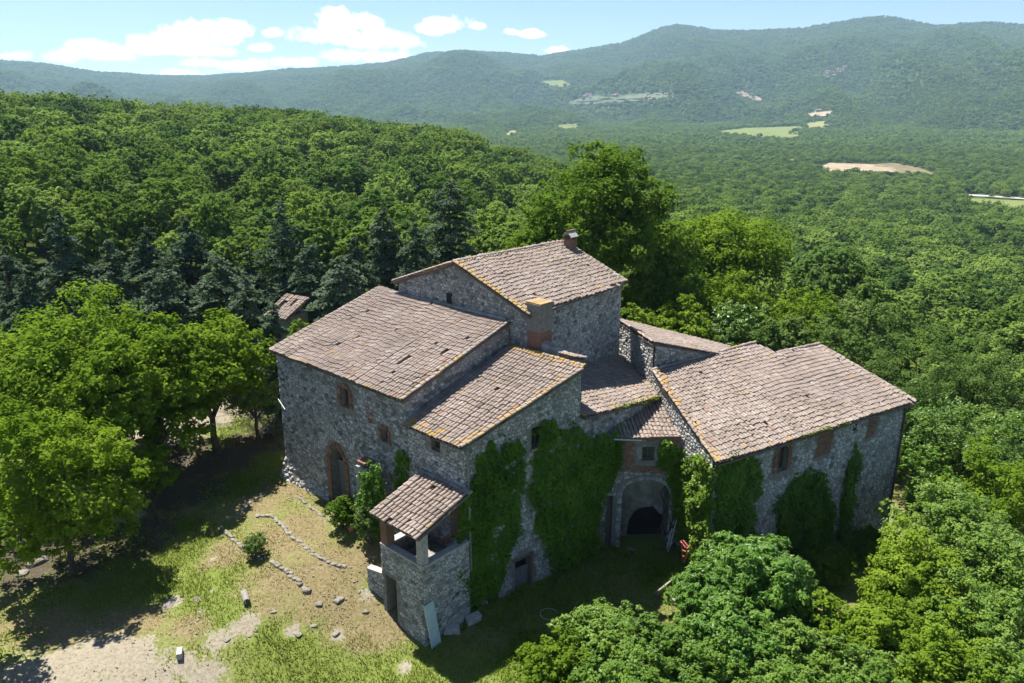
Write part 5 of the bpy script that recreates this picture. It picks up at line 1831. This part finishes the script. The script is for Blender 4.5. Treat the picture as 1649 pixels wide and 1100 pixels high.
def ground_sheet(name, poly, mat, lift):
    k = len(poly)
    c = (sum(p[0] for p in poly) / k, sum(p[1] for p in poly) / k)
    rings = [1.0, .75, .5, .25]
    pts, per = [], 4
    edge = []
    for i in range(k):
        a, b = poly[i], poly[(i + 1) % k]
        for q in range(per): edge.append((a[0] + (b[0] - a[0]) * q / per, a[1] + (b[1] - a[1]) * q / per))
    n = len(edge); vs = []
    for r in rings:
        for e in edge:
            g = gp(c[0] + (e[0] - c[0]) * r, c[1] + (e[1] - c[1]) * r)
            vs.append((g[0], g[1], gz(g[0], g[1]) + lift))
    g = gp(*c); vs.append((g[0], g[1], gz(g[0], g[1]) + lift))
    fs = []
    for ri in range(len(rings) - 1):
        for i in range(n):
            j = (i + 1) % n
            fs.append((ri * n + i, ri * n + j, (ri + 1) * n + j, (ri + 1) * n + i))
    for i in range(n): fs.append(((len(rings) - 1) * n + i, (len(rings) - 1) * n + (i + 1) % n, len(vs) - 1))
    me = mesh_np(name, vs, fs, M[mat], smooth=True)
    bm = bmesh.new(); bm.from_mesh(me); bmesh.ops.recalc_face_normals(bm, faces=bm.faces)
    if sum(f.normal.z for f in bm.faces) < 0: bmesh.ops.reverse_faces(bm, faces=bm.faces)
    bm.to_mesh(me); bm.free()
    return link_mesh(name, me, None, 'structure')


for nm, poly, mat in FIELDS:
    ground_sheet(nm, poly, mat, 3.0 if mat != 'chalk' else 3.6)

# far houses: the hill village and scattered farms, each one a little building with a pitched roof
M['far_wall'] = simple_mat('far_plaster', (.55, .47, .42), (.42, .36, .33), .2, .9, .0)
M['far_roof'] = simple_mat('far_roof', (.33, .22, .17), (.26, .17, .14), .2, .9, .0)


def far_house(px, py, w, d, h, label, group, seed, lift=0.0):
    g = gp(px, py)
    rg = random.Random(seed)
    t = empty('distant_house', (g[0], g[1], g[2]), label, 'house', group)
    a = rg.uniform(-.5, .5); X = np.array([math.cos(a), math.sin(a), 0]); Y = np.array([-math.sin(a), math.cos(a), 0])
    mb = MB(); mb.box(np.array([0, 0, h / 2 - 4 + lift / 2]), X, Y, [0, 0, 1], w / 2, d / 2, h / 2 + 4 + lift / 2)
    local_child('wall', mb.mesh('wall', M['far_wall']), t)
    rb = MB(); z = h + lift + .02
    rb.prism([X * -(w / 2 + .5) + Y * -(d / 2 + .5) + np.array([0, 0, z]), X * -(w / 2 + .5) + np.array([0, 0, z + d * .22]), X * -(w / 2 + .5) + Y * (d / 2 + .5) + np.array([0, 0, z])], -X, w + 1)
    local_child('roof', rb.mesh('roof', M['far_roof']), t)
    wb = MB()
    for k in range(3): wb.box(X * (w * (k - 1) * .28) - Y * (d / 2 + .05) + np.array([0, 0, h * .6]), X, Y, [0, 0, 1], .6, .06, .9)
    local_child('window', wb.mesh('window', M['dark']), t, 'stuff')


rv = random.Random(9)
for k in range(22):
    px = 1322 + rv.random() * 42; py = 126 - (px - 1322) * .22 + rv.uniform(-6, 6)
    far_house(px, py, rv.uniform(9, 17), rv.uniform(8, 12), rv.uniform(8, 15), 'pale stone house of the small village on the far wooded slope', 'houses of the hill village', 500 + k, rv.uniform(0, 5))
for k in range(14):
    px = rv.choice([950, 985, 1030, 1042, 1052, 1065]) + rv.uniform(-10, 10); py = 158 + rv.uniform(-5, 4)
    far_house(px, py, rv.uniform(12, 20), rv.uniform(9, 12), rv.uniform(6, 9), 'pale house of the hamlet among olive terraces below the middle hill', 'houses of the far hamlet', 540 + k)
for (px, py, w, lb_) in ((1318, 180, 26, 'long pale farm above the small brown field'), (1272, 266, 14, 'small pale house left of the bare earth bank'), (1210, 153, 16, 'lone house beside the bare clearing on the slope'), (1420, 179, 20, 'long low farm on the right below the village slope')):
    far_house(px, py, w, 9, 6, lb_, None, int(px))

# ------------------------------------------------------------------ ruined shed behind the house
g = place_at(458, 478, 57)
shed = empty('ruined_shed', (g[0], g[1], g[2]), 'ruined shed with a broken tiled roof among cedars behind the main block', 'shed')
sx, sy, sz = g[0], g[1], g[2] + g[3]
XS, YS = np.array([.9, -.43, 0]), np.array([.43, .9, 0])
mb = MB()
B0 = np.array([sx, sy, sz - 3.3])
for (o_, hx, hy) in ((YS * -.95, 1.0, .15), (YS * 1.15, 1.0, .15), (XS * -.9 + YS * .1, .15, .9), (XS * .9 + YS * .1, .15, .9)): mb.box(B0 + o_, XS, YS, [0, 0, 1], hx, hy, 2.0)
mb.obj('wall', M['mortar'], shed)
ROOFS.clear()
roof(shed, [B0 + XS * -1.1 + YS * -1.2 + np.array([0, 0, 1.9]), B0 + XS * 1.1 + YS * -1.2 + np.array([0, 0, 1.9]), B0 + XS * 1.1 + YS * 1.4 + np.array([0, 0, 3.0]), B0 + XS * -1.1 + YS * 1.4 + np.array([0, 0, 3.0])], XS, seed=77, sag=.12, holes=[(.7, 1.2, .5), (1.5, 1.7, .4)])
emit_tiles(0)

# ------------------------------------------------------------------ stones, edgings and odds and ends on the ground
def rock_mesh(name, seed, sx_, sy_, sz_, mat='rock', n=10):
    rng = np.random.default_rng(seed)
    bm = bmesh.new(); bmesh.ops.create_icosphere(bm, subdivisions=2, radius=1)
    for v in bm.verts:
        c = np.array(v.co)
        f = 1 + .55 * float(fbm(np.float64(c[0] * 1.3 + seed), np.float64(c[1] * 1.3 + c[2] * 1.7), seed, 3))
        c = c * f
        c = np.clip(c, -.78, .78)
        v.co = (c[0] * sx_, c[1] * sy_, c[2] * sz_)
    me = bpy.data.meshes.new(name); bm.to_mesh(me); bm.free(); me.materials.append(M[mat])
    at = me.attributes.new('tone', 'FLOAT', 'FACE'); at.data.foreach_set('value', np.full(len(me.polygons), rng.uniform(.2, .9), np.float32))
    return me


def stone_at(px, py, sx_, sy_, sz_, label, seed, name='boulder', cat='rock', rot=0.0, mat='rock', up=.05):
    g = gp(px, py)
    o = bpy.data.objects.new(name, rock_mesh(name, seed, sx_, sy_, sz_, mat)); COL.objects.link(o)
    o.location = (g[0], g[1], g[2] + sz_ * up); o.rotation_euler = (0, 0, rot)
    return tag(o, label, cat)


EDG = [([(357, 850), (372, 866), (400, 886), (420, 899)], 'upper left run of the lower stone edging on the lawn', .20), ([(438, 905), (468, 926), (494, 950)], 'end run of the lower stone edging beside a grey boulder', .24),
       ([(412, 830), (440, 832), (470, 862), (500, 889), (530, 905), (556, 914)], 'long middle stone edging crossing the dry terrace', .2), ([(478, 800), (505, 820), (538, 843)], 'short stone edging near the entrance door', .17),
       ([(370, 836), (398, 815), (428, 796)], 'straight stone edging running towards the house corner', .17)]
for ei, (pl, lb_, sz) in enumerate(EDG):
    sz *= .78; g3 = [gp(*p) for p in pl]
    t = empty('stone_edging', g3[0], lb_, 'stone edging')
    rg = random.Random(60 + ei)
    for a, b in zip(g3[:-1], g3[1:]):
        L = np.linalg.norm(b - a); k = max(1, int(L / (sz * .95)))
        ang = math.atan2(b[1] - a[1], b[0] - a[0])
        for q in range(k):
            p = a + (b - a) * (q + .5) / k
            if rg.random() < .12: continue
            me = rock_mesh('stone', ei * 100 + q + int(a[0] * 10) % 50, sz * rg.uniform(.8, 2.0), sz * rg.uniform(.55, 1.0), sz * rg.uniform(.45, .9))
            o = local_child('stone', me, t)
            o.location = (p[0] - g3[0][0] + rg.uniform(-.08, .08), p[1] - g3[0][1] + rg.uniform(-.08, .08), gz(p[0], p[1]) - g3[0][2] + rg.uniform(-.05, .03))
            o.rotation_euler = (rg.uniform(-.15, .15), rg.uniform(-.1, .1), ang + rg.uniform(-.12, .12))

RK = [(494, 952, .38, .32, .26, 'grey boulder at the lower end of the stone edging'), (416, 832, .26, .2, .18, 'dark stone at the start of the long middle edging'),
      (272, 972, .85, .45, .07, 'flat pale rock slab set in the green lawn'), (318, 966, .45, .3, .06, 'smaller flat pale slab right of the large one'), (322, 985, .2, .35, .05, 'narrow flat pale slab below the smaller one'),
      (546, 966, .5, .3, .16, 'long grey rock lying on the dry grass below the loggia'), (514, 972, .35, .3, .1, 'flat whitish rock left of the long grey one'),
      (478, 1020, .5, .25, .07, 'flat rock slab at the edge of the dry grass'), (505, 1008, .28, .2, .08, 'small flat rock beyond the slab'), (541, 1021, .35, .22, .12, 'whitish rock nearest the bottom edge'),
      (588, 986, .16, .3, .14, 'upright whitish stone below the loggia wall'), (225, 828, .9, .5, .35, 'long grey boulder in the shade under the oaks'), (190, 838, .6, .45, .3, 'second grey boulder in the shade under the oaks'),
      (60, 905, 1.0, .6, .4, 'large boulder lying in deep shade on the left'), (36, 925, .5, .5, .3, 'boulder beside the large one in deep shade'), (165, 842, .5, .4, .25, 'outermost of the shaded boulders under the oaks'),
      (172, 702, .9, .7, .6, 'pale boulder on the dirt track behind the oaks'), (185, 722, .7, .6, .4, 'pale boulder below the track'), (1086, 968, .7, .45, .35, 'white boulder at the edge of the thicket'),
      (1016, 886, .4, .3, .2, 'pale stone lying in the shaded courtyard'), (440, 985, .3, .2, .06, 'flat stone near the cut log'), (365, 1030, .3, .25, .05, 'flat white stone on the bare patch')]
for i, (px, py, a, b, c, lb_) in enumerate(RK):
    stone_at(px, py, a * .72, b * .72, c * .72, lb_, 700 + i, rot=i * .8)
g = gp(396, 965); mb = MB()
mb.tube([np.array([-.2, .35, .16]), np.array([.2, -.42, .16])], [.17, .16], 10, .7)
t = empty('log', g, 'short pale cut log lying on the lawn', 'log'); local_child('bark_surface', mb.mesh('log', M['dead_wood']), t)
eb = MB(); eb.tube([np.array([.2, -.415, .16]), np.array([.203, -.43, .16])], [.14, .14], 10, .9); local_child('cut_end', eb.mesh('cut_end', M['bark']), t)
g = gp(290, 1056); mb = MB(); mb.box([0, 0, .14], [.9, .3, 0], [-.3, .9, 0], [0, 0, 1], .12, .28, .14, jit=.01); o = mb.obj('concrete_block', M['concrete']); o.location = g; tag(o, 'small pale concrete block standing on the bare ground', 'block')
g = gp(440, 768)
# pale blue board leaning on the loggia
b0, b1 = gp(703, 1040), ray_plane(690, 972, W(16.16, 0), U)
ax = b1 - b0; L = np.linalg.norm(ax); ax /= L
sd = np.cross(ax, U); sd /= np.linalg.norm(sd); nn = np.cross(sd, ax)
mb = MB(); mb.box(b0 + ax * L / 2, sd, ax, nn, .29, L / 2, .03); tag(mb.obj('board', M['pale_blue']), 'pale blue board leaning against the loggia corner', 'board')
for i, (px, py, lb_, rz) in enumerate(((722, 992, 'grey concrete block nearest the pale blue board', .3), (735, 1004, 'lower concrete block of the rubble heap', .9), (748, 985, 'concrete block leaning at the foot of the ivy', 1.4), (728, 1018, 'mossy block at the front of the rubble heap', .1), (762, 1000, 'outermost concrete block of the rubble heap', .6))):
    g = gp(px, py); mb = MB(); mb.box([0, 0, .16], [math.cos(rz), math.sin(rz), 0], [-math.sin(rz), math.cos(rz), 0], [0, .1, 1], .38, .2, .15, jit=.04)
    o = mb.obj('rubble_block', M['concrete']); o.location = g; tag(o, lb_, 'block')
# steel poles and red frame at the gable wall
for i, (bx, by, tx, ty, lb_) in enumerate(((1074, 884, 1090, 822, 'longest pale pole leaning in the courtyard corner'), (1079, 880, 1094, 818, 'second pale pole beside the longest'), (1075, 889, 1086, 866, 'short pale pole lying against the others'))):
    p0 = ray_plane(bx, by, wEl.p(3.2, 0, .9), wEl.n); p1 = ray_plane(tx, ty, wEl.p(3, 0, .15), wEl.n)
    p0[2] = max(p0[2], gz(p0[0], p0[1]) + .02)
    mb = MB(); mb.tube([p0, p1], [.035, .03], 7); tag(mb.obj('pole', M['white_metal']), lb_, 'pole')
pr = lambda px, py, off=1.0: ray_plane(px, py, wEl.p(1.5, 0, off), wEl.n)
fr = empty('harrow_frame', pr(1102, 898), 'rusty red tubular frame standing by the sunlit ivy', 'frame')
for (a, b) in (((1096, 872), (1106, 884)), ((1100, 870), (1110, 882)), ((1098, 874), (1099, 904)), ((1107, 882), (1102, 906)), ((1099, 886), (1106, 889)), ((1099, 895), (1105, 898))):
    mb = MB(); q0, q1 = pr(*a), pr(*b, .85); mb.tube([q0, q1], [.04, .04], 6); mb.obj('bar', M['red_metal'], fr)
for (a, b) in (((1096, 872), (1100, 870)), ((1106, 884), (1110, 882))):
    mb = MB(); mb.tube([pr(*a, 1.0), pr(*b, .7)], [.04, .04], 6); mb.obj('bar', M['red_metal'], fr)
p0, p1 = gp(1056, 962), gp(1086, 938); d = p1 - p0; L = np.linalg.norm(d); d /= L; sd = np.cross([0, 0, 1.], d)
mb = MB(); mb.box((p0 + p1) / 2 + np.array([0, 0, .12]), d, sd, [0, 0, 1], L / 2, .04, .2); tag(mb.obj('retaining_plank', M['dead_wood']), 'grey plank on edge holding the grassy bank', 'plank')
g = gp(880, 1104); mb = MB(); mb.box([0, 0, 1.0], [.9, .4, 0], [-.4, .9, 0], [0, 0, 1], .16, .16, 1.0); mb.add([(-.2, -.2, 2), (.2, -.2, 2), (.2, .2, 2), (-.2, .2, 2), (0, 0, 2.35)], [(0, 1, 4), (1, 2, 4), (2, 3, 4), (3, 0, 4)])
o = mb.obj('gate_post', M['concrete']); o.location = (g[0], g[1], g[2] - .9); tag(o, 'pointed grey post rising from brambles at the bottom edge', 'post')
g = gp(566, 856); mb = MB(); mb.tube([np.array([0, 0, 0]), np.array([0, 0, .28]), np.array([0, 0, .34])], [.13, .2, .22], 12); o = mb.obj('flower_pot', M['terracotta'], smooth=True); o.location = g; tag(o, 'orange terracotta pot between the two bay bushes', 'flower pot')
# low garden wall beside the loggia
t = Wall(None, (11.7, -2.9), (13.0, -2.55), (12.5, 0), [(0, -2.2), (1.34, -2.6), (1.34, -.35), (0, -.5)], cell=(.3, .2), seed=61, tone=.6, name='garden_wall')
gw = t.ob; tag(gw, 'low rubble garden wall joining the loggia on its left', 'wall')
STN = [s for s in STONES if s['w'] == gw]; STONES[:] = STN
emit_stones(0)
mb = MB(); mb.box(t.p(.67, -.4, -.15), t.d, t.n, [0, 0, 1], .68, .2, .06, jit=.02); mb.obj('coping', M['concrete'], gw)
# hoop left lying in the courtyard
g = gp(884, 990); mb = MB(); mb.tube([g + np.array([.45 * math.cos(k * .42), .45 * math.sin(k * .42), .05]) for k in range(13)], [.014] * 13, 5); tag(mb.obj('hoop', M['white_metal']), 'thin pale hoop lying on the shaded courtyard grass', 'hoop')


# ------------------------------------------------------------------ grass
def grass_field():
    rng = np.random.default_rng(90)
    n = 420000
    x = rng.uniform(-26, 27, n); y = rng.uniform(22, 56, n)
    px, py = to_px(x, y, hgt(x, y))
    ok = (px > -60) & (px < 1160) & (py > 600) & (py < 1140)
    q = np.stack([x - A0[0], y - A0[1]], 1)
    s = q @ U[:2]; t = q @ V[:2]
    ok &= ~((s > -.3) & (s < 16.3) & (t > -.1)) & ~((s > 12.9) & (s < 16.3) & (t > -3.2)) & ~((s > 16) & (t > 11)) & ~((s > 17.0) & (s < 23) & (t > 10.3 + (20 - s) * .3))
    x, y, s, t = x[ok], y[ok], s[ok], t[ok]
    m = {k: np.zeros(len(x)) for k in ('dirt', 'straw', 'lush', 'road', 'litter_shade')}
    for (bx, by, rad, kind) in BLOBS:
        g = gp(bx, by)
        m[kind] = np.maximum(m[kind], np.clip(1.25 - np.hypot(x - g[0], y - g[1]) / rad * .75, 0, 1))
    nse = fbm(x / .9, y / .9, 44, 4)
    dens = np.clip(.62 + nse * 1.6 - 1.15 * np.maximum(m['dirt'], m['road']) + .3 * m['lush'] - .25 * m['straw'] - .75 * m['litter_shade'], .015, 1)
    k = rng.random(len(x)) < dens
    x, y, nse = x[k], y[k], nse[k]
    m = {a: b[k] for a, b in m.items()}
    z = hgt(x, y)
    dry = (m['straw'] * 1.1 + rng.normal(0, .25, len(x)) + fbm(x / 2.5, y / 2.5, 46, 3) * 1.3 - m['lush'] * .5) > .42
    h = rng.uniform(.04, .12, len(x)) * (1 + .8 * m['lush'] + .8 * np.clip(nse, 0, 1)) * (1 - .45 * m['straw'])
    a = rng.uniform(0, 6.283, len(x)); w = rng.uniform(.015, .035, len(x))
    ln = rng.normal(0, .6, (len(x), 2)) * h[:, None]
    b0 = np.stack([x - np.cos(a) * w, y - np.sin(a) * w, z - .02], 1); b1 = np.stack([x + np.cos(a) * w, y + np.sin(a) * w, z - .02], 1)
    tp = np.stack([x + ln[:, 0], y + ln[:, 1], z + h], 1)
    for nm, sel, mt, lb_ in (('grass', ~dry, 'grass', 'green grass of the lawn and courtyard'), ('dry_grass', dry, 'straw', 'dry mown grass on the terraces')):
        Vv = np.stack([b0[sel], b1[sel], tp[sel]], 1).reshape(-1, 3)
        me = mesh_np(nm, Vv, np.arange(len(Vv), dtype=np.int32).reshape(-1, 3), M[mt], np.clip(rng.normal(.45, .22, sel.sum()), 0, 1))
        tag(link_mesh(nm, me, None, 'stuff'), lb_)
    # rank weeds: under the walls, on the bank, along the thicket and in the oak shade
    W_ = [(1075, 905, 1.6, 900, .45), (1060, 930, 1.3, 600, .4), (880, 945, 2.2, 500, .3), (960, 900, 2.0, 500, .3), (860, 1040, 1.2, 700, .35), (840, 1075, 1.3, 700, .35), (250, 945, .9, 300, .25), (400, 780, 1.5, 700, .3),
          (430, 745, 1.2, 500, .3), (360, 790, 1.6, 400, .25), (305, 845, .8, 300, .25), (610, 935, .6, 350, .4), (720, 1000, 1.0, 350, .3), (790, 985, 1.5, 500, .35), (450, 770, .8, 300, .3), (160, 890, 2.5, 500, .25), (230, 880, 2, 400, .25), (20, 1040, 1.5, 300, .3), (1100, 960, 1.0, 500, .5), (820, 955, .8, 300, .35)]
    Cs, Ns, Ts = [], [], []
    for (bx, by, rad, cnt, hh) in W_:
        g = gp(bx, by); r = rad * np.sqrt(rng.random(cnt)); th = rng.uniform(0, 6.283, cnt)
        X = g[0] + r * np.cos(th); Y = g[1] + r * np.sin(th)
        Z = hgt(X, Y) + rng.random(cnt) ** 1.5 * hh * np.clip(1.2 - r / rad, .2, 1)
        Cs.append(np.stack([X, Y, Z], 1)); Ns.append(unit(rng.normal(0, .6, (cnt, 3)) + np.array([0, 0, .8]))); Ts.append(np.clip(rng.normal(.5, .2, cnt), 0, 1))
    me = quad_mesh('weeds', leaf_quads(np.concatenate(Cs), np.concatenate(Ns), .15, .5, rng), M['leaf_bright'], np.concatenate(Ts))
    tag(link_mesh('weeds', me, None, 'stuff'), 'rank weeds along the walls, the bank and the oak shade')


grass_field()


def rubble_litter():
    rng = np.random.default_rng(91); mb = MB()
    for (bx, by, rad, cnt) in ((560, 960, 2.2, 70), (600, 930, 1.2, 50), (470, 900, 2.5, 40), (150, 1060, 3.5, 120), (350, 1030, 2.0, 40), (480, 800, 2.0, 40), (740, 1000, 1.2, 60), (820, 940, .8, 40)):
        g = gp(bx, by)
        for k in range(cnt):
            r = rad * math.sqrt(rng.random()); th = rng.uniform(0, 6.283); x, y = g[0] + r * math.cos(th), g[1] + r * math.sin(th)
            s = rng.uniform(.015, .055); z = gz(x, y)
            a = rng.uniform(0, 3.14)
            mb.box([x, y, z + s * .3], [math.cos(a), math.sin(a), 0], [-math.sin(a), math.cos(a), 0], [0, 0, 1], s, s * rng.uniform(.5, .9), s * .5, rng.uniform(.2, 1), jit=s * .25)
    tag(mb.obj('gravel', M['rock'], kind='stuff'), 'loose stones scattered over bare ground and terraces')


rubble_litter()

# ------------------------------------------------------------------ air
zs = [v.co.z for v in ground.data.vertices]
z_lo, z_hi = min(zs) - 1.5, max(max(zs) + 45, CAM_H + 5)
xs = [v.co.x for v in ground.data.vertices]; ys = [v.co.y for v in ground.data.vertices]
mb = MB(); c = np.array([(min(xs) + max(xs)) / 2, (min(ys) + max(ys)) / 2, (z_lo + z_hi) / 2])
mb.box(c, [1, 0, 0], [0, 1, 0], [0, 0, 1], (max(xs) - min(xs)) / 2 + 20, (max(ys) - min(ys)) / 2 + 20, (z_hi - z_lo) / 2)
hm, hnt, hout = new_mat('haze')
pv = hnt.nodes.new('ShaderNodeVolumePrincipled')
pv.inputs['Color'].default_value = (.50, .75, 1.0, 1)
pv.inputs['Density'].default_value = 8.5e-5
pv.inputs['Anisotropy'].default_value = 0.1
hnt.links.new(pv.outputs[0], hout.inputs['Volume'])
tag(mb.obj('haze', hm), 'thin blue summer haze over the valley', None, None, 'stuff')
